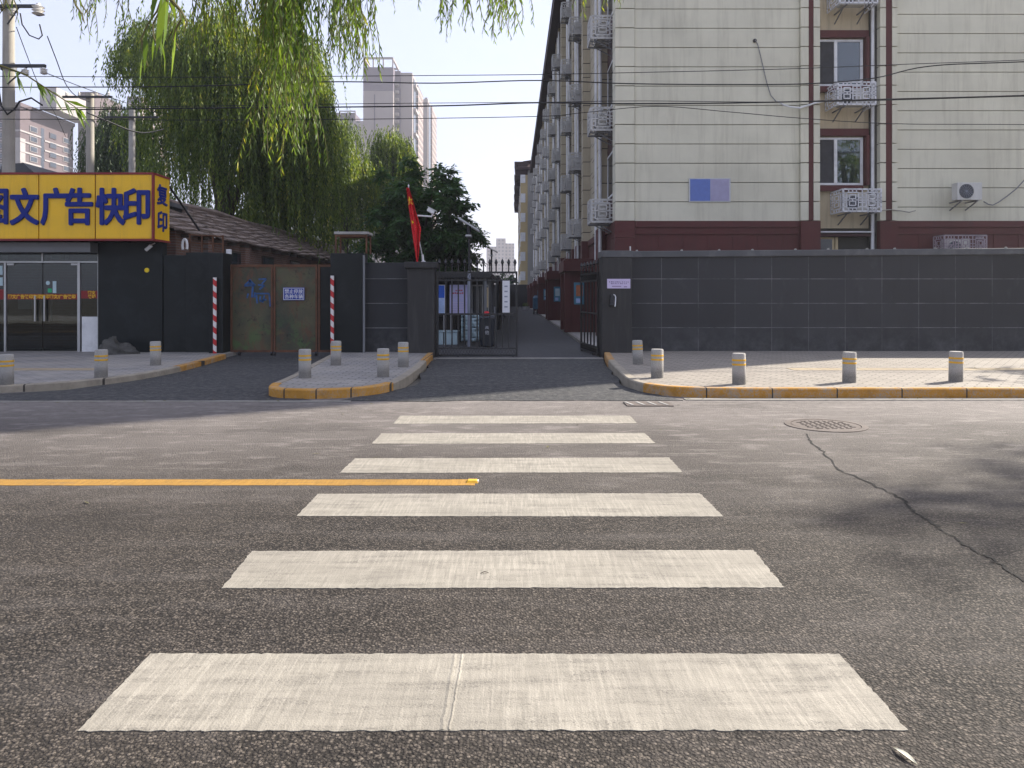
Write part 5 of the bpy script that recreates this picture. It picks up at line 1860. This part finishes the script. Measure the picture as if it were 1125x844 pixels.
for k in range(28):
    zz = 6 + k * 3
    obj('balcony', MB().box(wx(434.3, d + 4), wx(438.2, d + 4), d + 3.6, d + 4.99, zz, zz + 1.1), mt['tw_a'], t)
mb = MB()
zt2 = wz(65, d)
for px in (399.6, 410, 421, 431.4):
    for yy in (d + .3, d + 14.5):
        mb.box(wx(px, d) - .25, wx(px, d) + .25, yy - .25, yy + .25, wz(73.9, d), zt2)
for yy in (d + .3, d + 14.5):
    mb.box(wx(399, d), wx(432, d), yy - .3, yy + .3, zt2 + .01, zt2 + .8)
mb.box(wx(399, d), wx(399, d) + .6, d + .61, d + 14.19, zt2 + .01, zt2 + .8)
mb.box(wx(432, d) - .6, wx(432, d), d + .61, d + 14.19, zt2 + .01, zt2 + .8)
mb.box(wx(417, d), wx(418, d), d + 7, d + 8, wz(73.9, d), wz(66, d))
obj('roof_frame', mb, mt['tw_a'], t)
d = 350
t = thing('tower', 'slimmer far tower partly hidden behind the tall pale tower', 'building', (wx(468, d), d, 0))
tower_box(t, 'wall', 463.5, 470, 109, d, 33, mt['tw_a'])
xs_ = wx(470, d)
obj('side_wall', MB().box(xs_ + .01, xs_ + .8, d + 12, d + 33, 0, wz(110, d)), mt['tw_side'], t)
obj('window_strip', MB().box(xs_ + .01, xs_ + .3, d + 2, d + 11, 4, wz(113, d)), mt['far_glass'], t)
obj('roof_frame', MB().box(wx(466, d), wx(469, d), d + 2, d + 10, wz(109, d), wz(106, d)), mt['tw_a'], t)
d = 330
t = thing('tower', 'lower mauve tower behind the willow crowns, beside the tall pale tower', 'building', (wx(380, d), d, 0))
tower_box(t, 'wall', 352, 399, 133, d, 20, mt['tw_far'])
tower_box(t, 'upper_wall', 358, 390, 124, d + 2, 12, mt['tw_b'], wz(132.9, d))
mb = MB()
for px in (372, 381, 389):
    mb.box(wx(px, d), wx(px, d) + .5, d + 1, d + 1.5, wz(133, d), wz(122, d))
mb.box(wx(372, d), wx(390, d), d + 1, d + 1.6, wz(122, d), wz(121, d))
obj('roof_frame', mb, mt['tw_a'], t)
d = 640
t = thing('tower', 'very distant pale stepped tower fading into the sky above the gate', 'building', (wx(550, d), d, 0))
tower_box(t, 'wall', 534.5, 545, 271, d, 22, mt['tw_far'])
tower_box(t, 'wall', 545.1, 555.5, 262, d - 4, 26, mt['tw_far'])
tower_box(t, 'wall', 555.6, 565, 267.5, d, 22, mt['tw_far'])

# mauve apartment block at the far left
d = 215
t = thing('apartment_block', 'mauve apartment block with white bands and corner behind the concrete poles', 'building', (-150, d, 0))
xc = wx(22, d)
zt = wz(117, d)
obj('wall', MB().box(xc - 60, xc, d, d + 26, 0, zt), mt['apt'], t)
obj('corner', MB().box(xc - 3.5, xc + .12, d - .12, d + 2.2, 0, zt - 9), mt['apt_white'], t)
obj('parapet', MB().box(xc - 60, xc + .4, d - .4, d + 26.4, zt + .001, zt + 1.1), mt['apt'], t)
obj('upper_wall', MB().box(xc + .6, xc + 5.6, d + 8, d + 25.9, zt + 1.2, wz(96, d + 8)), mt['apt_white'], t)
obj('upper_wall', MB().box(xc + 1, xc + 6.5, d + 27, d + 44, 0, wz(101, d + 27)), mt['apt'], t)
obj('upper_wall', MB().box(xc + 7, xc + 12, d + 46, d + 66, 0, wz(106, d + 46)), mt['tw_side'], t)
obj('recess', MB().box(xc + .001, xc + .05, d + 9.5, d + 11, 0, zt - 4), mt['far_glass'], t)  # no hollow here: a dark strip on the flat wall paints the recess shade
for r in range(7):
    z = zt - 6.2 - r * 2.95
    obj('band', MB().box(xc - 60, xc + .22, d - .22, d + 9.4, z - .95, z - .5), mt['apt_white'], t)
    obj('band', MB().box(xc - 1, xc + .22, d + 11.1, d + 26.1, z - 1.6, z - 1.15), mt['apt_white'], t)
    for c, y in enumerate((d + 4.2, d + 13.5, d + 20.5)):
        w_ = obj('window', MB().box(xc + .01, xc + .2, y, y + 3.4, z, z + 1.7), mt['apt_white'] if c % 2 == 0 else mt['apt'], t)
        obj('pane', MB().box(xc + .201, xc + .26, y + .2, y + 3.2, z + .15, z + 1.55), mt['far_glass'], w_)
    for c in range(2):
        x = xc - 6.8 - c * 6
        w_ = obj('window', MB().box(x, x + 2.4, d - .1, d - .01, z, z + 1.6), mt['apt_white'], t)
        obj('pane', MB().box(x + .15, x + 2.25, d - .13, d - .101, z + .15, z + 1.45), mt['far_glass'], w_)

# ================================================================= UTILITY POLES AND WIRES
def insulator(t, p, r=.07, h=.22):
    prof = [(r * .35, 0), (r, h * .15), (r * .5, h * .28), (r, h * .42), (r * .5, h * .55), (r, h * .7), (r * .45, h * .82), (r * .3, h), (.0005, h)]
    obj('insulator', MB().lathe(prof, n=14).xf(Matrix.Translation(p)), mt['porcelain'], t, smooth=True)


d = 20.8
xp = wx(9.5, d)
t = thing('utility_pole', 'tall concrete utility pole with two steel arms behind the yellow sign', 'utility pole', (xp, d, 0))
obj('pole', MB().tube([(xp, d, 0), (xp, d, 11.5)], [.175, .135], 20), mt['pole_conc'], t, smooth=True)
for (py, a, b) in ((10, -30, 46), (75, -25, 55)):
    z = wz(py, d)
    obj('crossarm', MB().box(wx(a, d), wx(b, d), d - .24, d - .16, z - .04, z + .04), mt['black_metal'], t)
    obj('collar', MB().lathe([(.18, z - .06), (.2, z - .06), (.2, z + .06), (.18, z + .06)], xp, d, 18), mt['steel_grey'], t)
    obj('brace', MB().bar((xp + .1, d - .2, z - .5), (wx(b - 20, d), d - .2, z - .03), .03, .03), mt['black_metal'], t)
for px, py in ((47, 14), (18, 14), (53, 78), (33, 79)):
    insulator(t, (wx(px, d), d - .2, wz(py, d) - .16), .16 if px == 47 else .1, .34 if px == 47 else .2)
obj('cable_loop', MB().tube([(wx(a, d), d - .22, wz(b, d)) for a, b in [(2, 50), (3, 90), (7, 118), (14, 128), (22, 122), (27, 114), (40, 110), (52, 118)]], .025, 6), mt['wire'], t, smooth=True)
obj('cable_loop', MB().tube([(wx(a, d), d - .22, wz(b, d)) for a, b in [(28, 18), (30, 30), (38, 42), (48, 46), (52, 42), (49, 30)]], .018, 6), mt['wire'], t, smooth=True)
for (px, py, dd, wd, arms, lab) in ((99, 103, 27, 8, (72, 126, 108), 'shorter pale concrete pole behind the sign, with a wide dark arm'),
                                    (145, 121, 30, 6.5, (118, 176, 130), 'slim grey concrete pole before the willow, right of the paler one')):
    x = wx(px, dd)
    t = thing('utility_pole', lab, 'utility pole', (x, dd, 0))
    r = wd * dd / F / 2
    obj('pole', MB().tube([(x, dd, 0), (x, dd, wz(py, dd))], [r * 1.1, r], 16), mt['pole_conc'] if px < 120 else mt['conc'], t, smooth=True)
    z = wz(arms[2], dd)
    obj('crossarm', MB().box(wx(arms[0], dd), wx(arms[1], dd), dd - r - .07, dd - r - .002, z - .035, z + .035), mt['black_metal'], t)
    for q in (arms[0] + 4, px - 9, px + 10, arms[1] - 4):
        insulator(t, (wx(q, dd), dd - r - .035, z + .036), .05, .15)


def wire(px_pts, d, r, label, d1=None):
    P = [Vector(p) for p in px_pts]
    pts = []
    n = len(P) - 1
    for p in smooth_path([tuple(p) for p in P], 6):
        t_ = (p[0] - P[0][0]) / (P[-1][0] - P[0][0])
        dd = d + ((d1 or d) - d) * t_
        pts.append((wx(p[0], dd), dd, wz(p[1], dd)))
    solo('overhead_wire', MB().tube(pts, r, 6), mt['wire'], label, 'wire', 'overhead wires above the pavement', loc=pts[0], smooth=True)


wd = 20.5
wire([(-420, 84), (0, 84), (200, 85), (360, 84), (480, 83), (590, 82), (690, 80), (860, 76), (1000, 70.5), (1125, 66), (1500, 50)], wd, .010, 'highest thin wire crossing the sky and gable, rising to the right')
wire([(-420, 97), (0, 96), (200, 95), (360, 90), (480, 91.5), (590, 88.5), (690, 92), (800, 93), (890, 92), (960, 86), (1020, 73), (1125, 68), (1500, 55)], wd, .016, 'thick wire second from the top, joining the highest wire over the gable')
wire([(-420, 121), (0, 119), (200, 117), (400, 114), (590, 112.5), (700, 111), (890, 112), (1125, 106), (1500, 96)], wd, .009, 'thin wire just above the heaviest wire, third from the top')
wire([(-420, 120), (0, 121), (200, 119), (400, 117.5), (500, 116), (590, 113), (680, 114), (820, 113), (980, 109), (1125, 105), (1500, 92)], wd - .15, .019, 'heaviest black wire, passing the upper gable cage')
wire([(-420, 131), (0, 131), (200, 132), (400, 131), (590, 128), (640, 124), (720, 117), (800, 123), (880, 130), (980, 136), (1125, 137), (1500, 140)], wd, .010, 'lowest wire, dipping across the gable below the conduit')
wire([(52, 40), (62, 66), (72, 92), (84, 106), (99, 112)], 20.6, .014, 'wire sloping from the top arm of the tall pole down to the pale pole', 27)
wire([(18, 30), (30, 62), (42, 92), (60, 124), (72, 150)], 20.6, .012, 'wire dropping steeply from the tall pole toward the mauve block', 33)
wire([(50, 80), (80, 92), (110, 103), (160, 120), (200, 128)], 20.6, .012, 'wire running from the lower arm of the tall pole into the willow', 34)
wire([(96, 124), (120, 134), (142, 143), (160, 146), (180, 142)], 26.6, .028, 'sagging black cable between the two shorter concrete poles', 29.6)

# ================================================================= VEGETATION
def leaf_mesh(name, base, dirs, sides, L, W, mat, parent, droop=.0):
    """many leaf-sized faces: base points, unit directions, unit side vectors, lengths and widths"""
    n = len(base)
    L = np.broadcast_to(np.asarray(L, dtype=float), (n,))[:, None]
    W = np.broadcast_to(np.asarray(W, dtype=float), (n,))[:, None]
    v = np.empty((n, 4, 3))
    v[:, 0] = base
    mid = base + dirs * L * .45
    v[:, 1] = mid + sides * W * .5
    v[:, 2] = base + dirs * L
    v[:, 3] = mid - sides * W * .5
    v[:, 2, 2] -= droop * L[:, 0]
    off = np.array(origin(parent)) if parent is not None else np.zeros(3)
    v = (v - off).reshape(-1, 3)
    me = bpy.data.meshes.new(name)
    me.vertices.add(4 * n)
    me.vertices.foreach_set('co', v.astype(np.float32).ravel())
    me.loops.add(4 * n)
    me.loops.foreach_set('vertex_index', np.arange(4 * n, dtype=np.int32))
    me.polygons.add(n)
    me.polygons.foreach_set('loop_start', np.arange(0, 4 * n, 4, dtype=np.int32))
    me.update(calc_edges=True)
    me.validate()
    me.materials.append(mat)
    o = bpy.data.objects.new(name, me)
    COL.objects.link(o)
    o.parent = parent
    return o


def unit(a):
    return a / (np.linalg.norm(a, axis=1, keepdims=True) + 1e-9)


def strand_leaves(anc, out, Ls, spacing, r):
    """points and tangents along hanging strands"""
    B, D = [], []
    for a, o, L in zip(anc, out, Ls):
        n = max(3, int(L / spacing))
        t = (np.arange(n) + r.random(n) * .7) / n
        sw = r.normal(0, .05, 2)
        amp = min(.75, .16 * L + .1)
        p = np.empty((n, 3))
        e = 1 - np.exp(-3.2 * t)
        p[:, 0] = a[0] + o[0] * amp * e + sw[0] * L * t ** 2
        p[:, 1] = a[1] + o[1] * amp * e + sw[1] * L * t ** 2
        p[:, 2] = a[2] + .18 * np.sin(np.minimum(t * 5, 3.14)) - L * t
        B.append(p)
        D.append(np.tile([o[0] * .1, o[1] * .1, -1.0], (n, 1)))
    return np.concatenate(B), np.concatenate(D)


def tree_skeleton(t, x, y, ztop, tips, r0, mat='bark', fork=None, lean=(0, 0)):
    """tapered trunk that forks into limbs reaching the given tips"""
    zf = fork or ztop * .35
    mb = MB()
    top = Vector((x + lean[0], y + lean[1], zf))
    mb.tube([(x, y, -.1), (x + .02, y, .25), (x + lean[0] * .4 + .05, y + lean[1] * .4, zf * .5), tuple(top), (top.x + .05, top.y, zf + (ztop - zf) * .45)], [r0 * 1.5, r0 * 1.05, r0 * .9, r0 * .8, r0 * .3], 12)
    obj('trunk', mb, mt[mat], t, smooth=True)
    for tp in tips:
        tp = Vector(tp)
        d = tp - top
        mid = top + d * .5 + Vector((0, 0, .12 * d.length)) + Vector((random.gauss(0, .15), random.gauss(0, .15), 0))
        obj('limb', MB().tube([tuple(top - Vector((0, 0, .3))), tuple(top + d * .22 + Vector((0, 0, .1 * d.length))), tuple(mid), tuple(tp)], [r0 * .5, r0 * .36, r0 * .24, r0 * .06], 8), mt[mat], t, smooth=True)


def willow(label, x, y, ztop, rad, zbot, nclump, nstr, mat, seed, leaf=(.17, .036), spacing=.085, ry=None, group='willows beyond the tiled house', lenr=(.35, 1.0), drop=.3, edge=.5):
    r = np.random.default_rng(seed)
    t = thing('willow_tree', label, 'tree', (x, y, 0), group)
    ry = ry or rad
    tips, anc, out, Ls = [], [], [], []
    for k in range(nclump):
        u = math.sqrt(r.random()) * .97
        a = r.random() * 2 * math.pi + k * 2.4
        cx, cy = x + rad * u * math.cos(a), y + ry * u * math.sin(a)
        zc = ztop - (ztop - zbot) * drop * u ** 2.6 - abs(r.normal(0, .8)) - (r.random() < .3) * r.random() * (ztop - zbot) * .4
        tips.append((cx, cy, zc))
        full = zc - zbot
        cl = (lenr[0] + (lenr[1] - lenr[0]) * r.random()) * (edge if u > .66 and math.cos(a) < -.25 else 1)
        for q in range(nstr):
            g = r.normal(0, 1, 3) * np.array([.36, .36, .35])
            anc.append((cx + g[0], cy + g[1], zc + g[2]))
            oa = a + r.normal(0, .9)
            out.append((math.cos(oa), math.sin(oa)))
            Ls.append(max(.7, full * cl * r.uniform(.55, 1.05)))
    B, D = strand_leaves(anc, out, Ls, spacing, r)
    n = len(B)
    rnd = r.normal(0, 1, (n, 3))
    rnd[:, 2] *= .3
    D = unit(D + unit(rnd) * .45)
    Sd = unit(np.cross(D, r.normal(0, 1, (n, 3))))
    L = leaf[0] * r.uniform(.6, 1.2, n)
    leaf_mesh('crown', B, D, Sd, L, leaf[1] * r.uniform(.7, 1.2, n), mt[mat], t)
    tree_skeleton(t, x, y, ztop, [tips[i] for i in r.permutation(nclump)[:min(nclump, 8)]], .04 * ztop * .65, fork=ztop * .32)
    return t


def broadleaf(label, x, y, z0, z1, rad, nclump, nleaf, mat, seed, leaf=(.26, .1), group='leafy trees beside the alley', clump=.55, ry=None, name='leafy_tree'):
    r = np.random.default_rng(seed)
    t = thing(name, label, 'tree', (x, y, 0), group)
    zc, hz = (z0 + z1) / 2, (z1 - z0) / 2
    tips, P, Dd = [], [], []
    for k in range(nclump):
        v = r.normal(0, 1, 3)
        v /= np.linalg.norm(v)
        rr = r.uniform(.45, 1.02)
        c = np.array([x + v[0] * rad * rr, y + v[1] * (ry or rad) * rr, zc + v[2] * hz * rr])
        tips.append(tuple(c))
        m = int(nleaf * r.uniform(.6, 1.3))
        # sprays: short twigs carrying leaves, drooping outward
        nt_ = max(3, m // 14)
        for q in range(nt_):
            td = r.normal(0, 1, 3)
            td[2] = td[2] * .5 + .1
            td /= np.linalg.norm(td)
            tl = clump * r.uniform(.7, 1.5)
            s = np.linspace(.1, 1, 14)
            pts = c + td * tl * s[:, None]
            pts[:, 2] -= .35 * tl * s ** 2
            P.append(pts)
            sd = np.cross(td, [0, 0, 1.0])
            sd /= np.linalg.norm(sd) + 1e-9
            sg = np.where(np.arange(14) % 2 == 0, 1, -1)[:, None]
            Dd.append(td * .7 + sd * sg * .9 + np.array([0, 0, -.35]))
    P = np.concatenate(P)
    D = np.concatenate(Dd)
    n = len(P)
    D = unit(D + r.normal(0, .3, (n, 3)))
    Sd = unit(np.cross(D, np.array([0, 0, 1.0]) + r.normal(0, .45, (n, 3))))
    leaf_mesh('crown', P, D, Sd, leaf[0] * r.uniform(.6, 1.2, n), leaf[1] * r.uniform(.7, 1.2, n), mt[mat], t, .12)
    tree_skeleton(t, x, y, z1, [tips[i] for i in r.permutation(nclump)[:9]], .035 * z1 + .03, fork=max(.8, z0 * .8))
    return t


def at(px, d):
    return wx(px, d)


willow('largest willow, its wide crown rising above the tiled roof', at(247, 37), 37, 15.4, 5.0, 3.2, 104, 30, 'willow_far', 21, (.22, .06), .085, drop=.14, edge=.24)
willow('smaller willow pressed against the right side of the largest one', at(312, 42), 42, 13.2, 2.7, 3.0, 44, 30, 'willow_far', 22, (.22, .06), .085)
willow('slim pale green willow between the big willows and the pale tower', at(378, 54), 54, 14.6, 1.9, 3.4, 26, 26, 'willow_far', 23, (.24, .075), .1)
willow('small round-topped willow before the pale tower', at(430, 62), 62, 15.6, 2.0, 4.0, 28, 28, 'willow_far', 24, (.25, .085), .1)
willow('dark willow behind the concrete poles, left of the largest one', at(133, 50), 50, 14.2, 2.6, 4.5, 34, 28, 'willow_back', 25, (.24, .075), .1)
broadleaf('dense dark leafy tree behind the red flag', at(458, 38), 38, 2.2, 8.4, 2.85, 92, 340, 'broad', 31, (.3, .11))
broadleaf('dark leafy tree at the right, its sprays reaching over the solar lamp', at(497, 40), 40, 2.3, 6.2, 1.6, 40, 280, 'broad', 32, (.3, .11))
broadleaf('pale sunlit tree low behind the near solar lamp', at(508, 58), 58, 1.2, 5.6, 2.0, 30, 220, 'broad_l', 33, (.26, .13))
broadleaf('distant tree over the alley end wall', at(553, 150), 150, 1.5, 6.4, 3.2, 30, 160, 'broad', 34, (.4, .2))
broadleaf('dark leafy tree behind the tiled roof, under the largest willow', at(255, 56), 56, 3, 9.0, 4.6, 46, 260, 'broad', 35, (.35, .14))
broadleaf('dark leafy tree behind the house, between flag and striped pipe', at(355, 58), 58, 2.5, 7.6, 4.2, 44, 260, 'broad', 36, (.35, .14))
broadleaf('leafy tree behind the sign corner and slim grey pole', at(165, 60), 60, 3, 9.5, 3.4, 30, 230, 'broad', 37, (.35, .14))
# pavement trees to the right whose shade dapples the road
for (x, y, z0, z1, rad, sd, lab) in ((11.0, 12.6, 2.6, 6.6, 2.3, 41, 'pavement tree shading the road near the right kerb'),
                                     (14.6, 15.6, 3.2, 6.4, 1.6, 42, 'second pavement tree close to the boundary wall')):
    pass
broadleaf('pavement tree whose shade dapples the road by the long crack', 16.5, 12.3, 6.8, 10.2, 2.4, 30, 150, 'willow', 41, (.2, .07), 'pavement trees', clump=.7, ry=2.2, name='pavement_tree')
broadleaf('pavement tree close to the boundary wall, shading the bollards', 16.2, 16.9, 3.2, 6.0, 1.7, 16, 110, 'willow', 42, (.2, .07), 'pavement trees', clump=.6, name='pavement_tree')

# near willow overhanging the top of the view: trunk behind the camera, strands in front
TX, TY = -4.6, -3.2
t = thing('overhanging_willow', 'willow branches with narrow leaves hanging into the top of the view', 'tree', (TX, TY, 0))
r = np.random.default_rng(77)
groups = [  # px centre, spread, depth, strands, bottom y range, leaf length, leaf width, anchor height above the frame (px)
    (312, 26, 6.6, 74, (20, 150), .11, .02, 170),
    (318, 20, 6.2, 26, (110, 195), .11, .02, 150),
    (380, 20, 6.4, 52, (20, 88), .105, .019, 150),
    (432, 26, 6.6, 6, (-8, 14), .085, .013, 150),
    (496, 22, 6.0, 14, (0, 40), .1, .018, 150),
    (546, 24, 5.8, 26, (4, 50), .1, .018, 150),
    (118, 22, 6.2, 14, (14, 50), .08, .014, 130),
    (233, 22, 6.4, 24, (16, 60), .1, .018, 150),
    (272, 16, 6.4, 18, (16, 74), .1, .019, 150),
    (180, 7, 2.2, 7, (30, 82), .15, .02, 120),
    (664, 22, 5.6, 6, (-2, 10), .08, .013, 120),
    (640, 14, 5.6, 3, (0, 22), .08, .013, 120),
    (8, 10, 3.2, 4, (8, 24), .09, .015, 120),
    (100, 6, 2.6, 2, (2, 30), .1, .016, 120),
]
B, D, LL, WW = [], [], [], []
stems = MB()
limb_tips = []
gsts = []
for (pc, sp, d, ns, (b0, b1), ll, lw, up) in groups:
    limb_tips.append((wx(pc, d), d, wz(-up, d)))
    gst = MB()
    gsts.append(gst)
    for s in range(ns):
        px = pc + r.normal(0, .62) * sp if ns > 5 else pc + r.uniform(-1, 1) * sp
        dd = d + r.normal(0, .45)
        dd = max(d * .85, dd)
        ptop = -up * r.uniform(.6, 1.0)
        pbot = b0 + (b1 - b0) * r.random() ** .8
        a = np.array([wx(px, dd), dd, wz(ptop, dd)])
        L = wz(ptop, dd) - wz(pbot, dd)
        drift = r.normal(0, .07, 2)
        m = 12
        pts = [a + np.array([drift[0] * L * (q / m) ** 1.5 + .02 * math.sin(q * 1.1 + s), drift[1] * L * q / m, -L * q / m]) for q in range(m + 1)]
        gst.tube([tuple(p) for p in pts], [.0028] * m + [.0012], 4, cap=False)
        nl = int(L / .021 * (.8 if d > 4 else .35))
        for i in range(nl):
            f = (i + r.random() * .6) / nl * m
            q = min(m - 1, int(f))
            p = pts[q] + (pts[q + 1] - pts[q]) * (f - q)
            az = r.uniform(0, 2 * math.pi)
            tilt = r.uniform(.18, .75) if d > 2.4 else r.uniform(.03, .22)
            B.append(p)
            D.append((math.cos(az) * tilt, math.sin(az) * tilt, -1 + r.normal(0, .12)))
            sc = (1.0 - .45 * (f / m) ** 3) * r.uniform(.65, 1.15)
            LL.append(ll * sc)
            WW.append(lw * sc * r.uniform(.8, 1.2))
# twig reaching in from the left edge with large near leaves
tw = [(-40, 60), (0, 72), (28, 82), (52, 98), (74, 112), (92, 124)]
dd = 2.7
tp = [np.array([wx(a, dd), dd, wz(b, dd)]) for a, b in tw]
stems.tube([tuple(p) for p in tp], [.004, .0035, .003, .0025, .002, .001], 5, cap=False)
limb_tips.append(tuple(tp[0]))
for q in range(len(tp) - 1):
    for i in range(7):
        p = tp[q] + (tp[q + 1] - tp[q]) * r.random()
        B.append(p)
        D.append((r.uniform(.1, .9), r.normal(0, .4), r.uniform(-1.2, -.1)))
        LL.append(r.uniform(.05, .1))
        WW.append(r.uniform(.009, .014))
B, D = np.array(B), unit(np.array(D))
Sd = unit(np.cross(D, r.normal(0, 1, (len(B), 3))))
leaf_mesh('leaves', B, D, Sd, np.array(LL), np.array(WW), mt['willow'], t, .06)
for g_st in gsts + [stems]:
    obj('twigs', g_st, mt['twig'], t)
mb = MB()
mb.tube([(TX, TY, -.1), (TX, TY, .3), (TX + .1, TY + .15, 2.2), (TX + .25, TY + .4, 3.9)], [.42, .3, .26, .22], 14)
obj('trunk', mb, mt['bark'], t, smooth=True)
top = Vector((TX + .25, TY + .4, 3.8))
for i, tp_ in enumerate(limb_tips):
    tp_ = Vector(tp_)
    dv = tp_ - top
    zt_m = max(tp_.z, top.z) + .9 + dv.length * .09
    mid = top + dv * .5
    mid.z = zt_m
    q3 = top + dv * .85
    q3.z = (zt_m + tp_.z) / 2 + .15
    obj('limb', MB().tube([tuple(top), tuple(top + dv * .2 + Vector((0, 0, (zt_m - top.z) * .6))), tuple(mid), tuple(q3), tuple(tp_)], [.11, .085, .05, .02, .006], 8), mt['bark'], t, smooth=True)

# ================================================================= AIR, LIGHT, CAMERA
m, nt, out = new_mat('haze_air')
vol = nt.nodes.new('ShaderNodeVolumePrincipled')
vol.inputs['Color'].default_value = (.86, .87, .93, 1)
vol.inputs['Density'].default_value = .0006
vol.inputs['Anisotropy'].default_value = .3
nt.links.new(vol.outputs[0], out.inputs['Volume'])
HAZE = True
if HAZE:
    hz = obj('haze', MB().box(-905, 905, -305, 1505, -1.06, 125), m)
    hz['kind'] = 'stuff'

EL, AZ = 33.0, 58.0           # sun elevation, azimuth from +Y towards +X
sun_dir = Vector((math.sin(R(AZ)) * math.cos(R(EL)), math.cos(R(AZ)) * math.cos(R(EL)), math.sin(R(EL))))
W = bpy.data.worlds.new('World')
S.world = W
W.use_nodes = True
wt = W.node_tree
bg = wt.nodes['Background']
sky = wt.nodes.new('ShaderNodeTexSky')
sky.sky_type = 'NISHITA'
sky.sun_disc = False
sky.sun_elevation = R(EL)
sky.sun_rotation = R(AZ)
sky.air_density = 1.0
sky.dust_density = 2.2
sky.ozone_density = 2.0
sky.altitude = 50
mixn = wt.nodes.new('ShaderNodeMix')
mixn.data_type = 'RGBA'
mixn.inputs[0].default_value = .9
wt.links.new(sky.outputs[0], mixn.inputs[6])
mixn.inputs[7].default_value = (.86, .905, 1.19, 1)      # the pale lavender of a hazy city sky
wt.links.new(mixn.outputs[2], bg.inputs[0])
bg.inputs[1].default_value = .15
sl = bpy.data.lights.new('sun', 'SUN')
sl.energy = 2.4
sl.angle = R(.8)
sl.color = (1.0, .93, .82)
so = bpy.data.objects.new('sun', sl)
COL.objects.link(so)
so.rotation_euler = (-sun_dir).to_track_quat('-Z', 'Y').to_euler()
so.location = sun_dir * 100

cam = bpy.data.cameras.new('camera')
cam.sensor_width = 36
cam.lens = 36 * F / 1125
cam.shift_x = (562.5 - CX) / 1125
cam.shift_y = -(422 - HY) / 1125
cam.clip_start = .05
cam.clip_end = 3000
co = bpy.data.objects.new('camera', cam)
co.location = (0, 0, CZ)
co.rotation_euler = (R(90), 0, 0)
COL.objects.link(co)
S.camera = co

vs = S.view_settings
vs.view_transform = 'Standard'
vs.look = 'None'
vs.exposure = 2.38
vs.gamma = 1
vs.use_curve_mapping = False
S.render.engine = 'CYCLES'
cy = S.cycles
cy.use_denoising = True
cy.denoiser = 'OPENIMAGEDENOISE'
cy.max_bounces = 8
cy.diffuse_bounces = 4
cy.glossy_bounces = 3
cy.transmission_bounces = 4
cy.transparent_max_bounces = 8
cy.volume_bounces = 0
cy.caustics_reflective = False
cy.caustics_refractive = False
cy.sample_clamp_indirect = 6
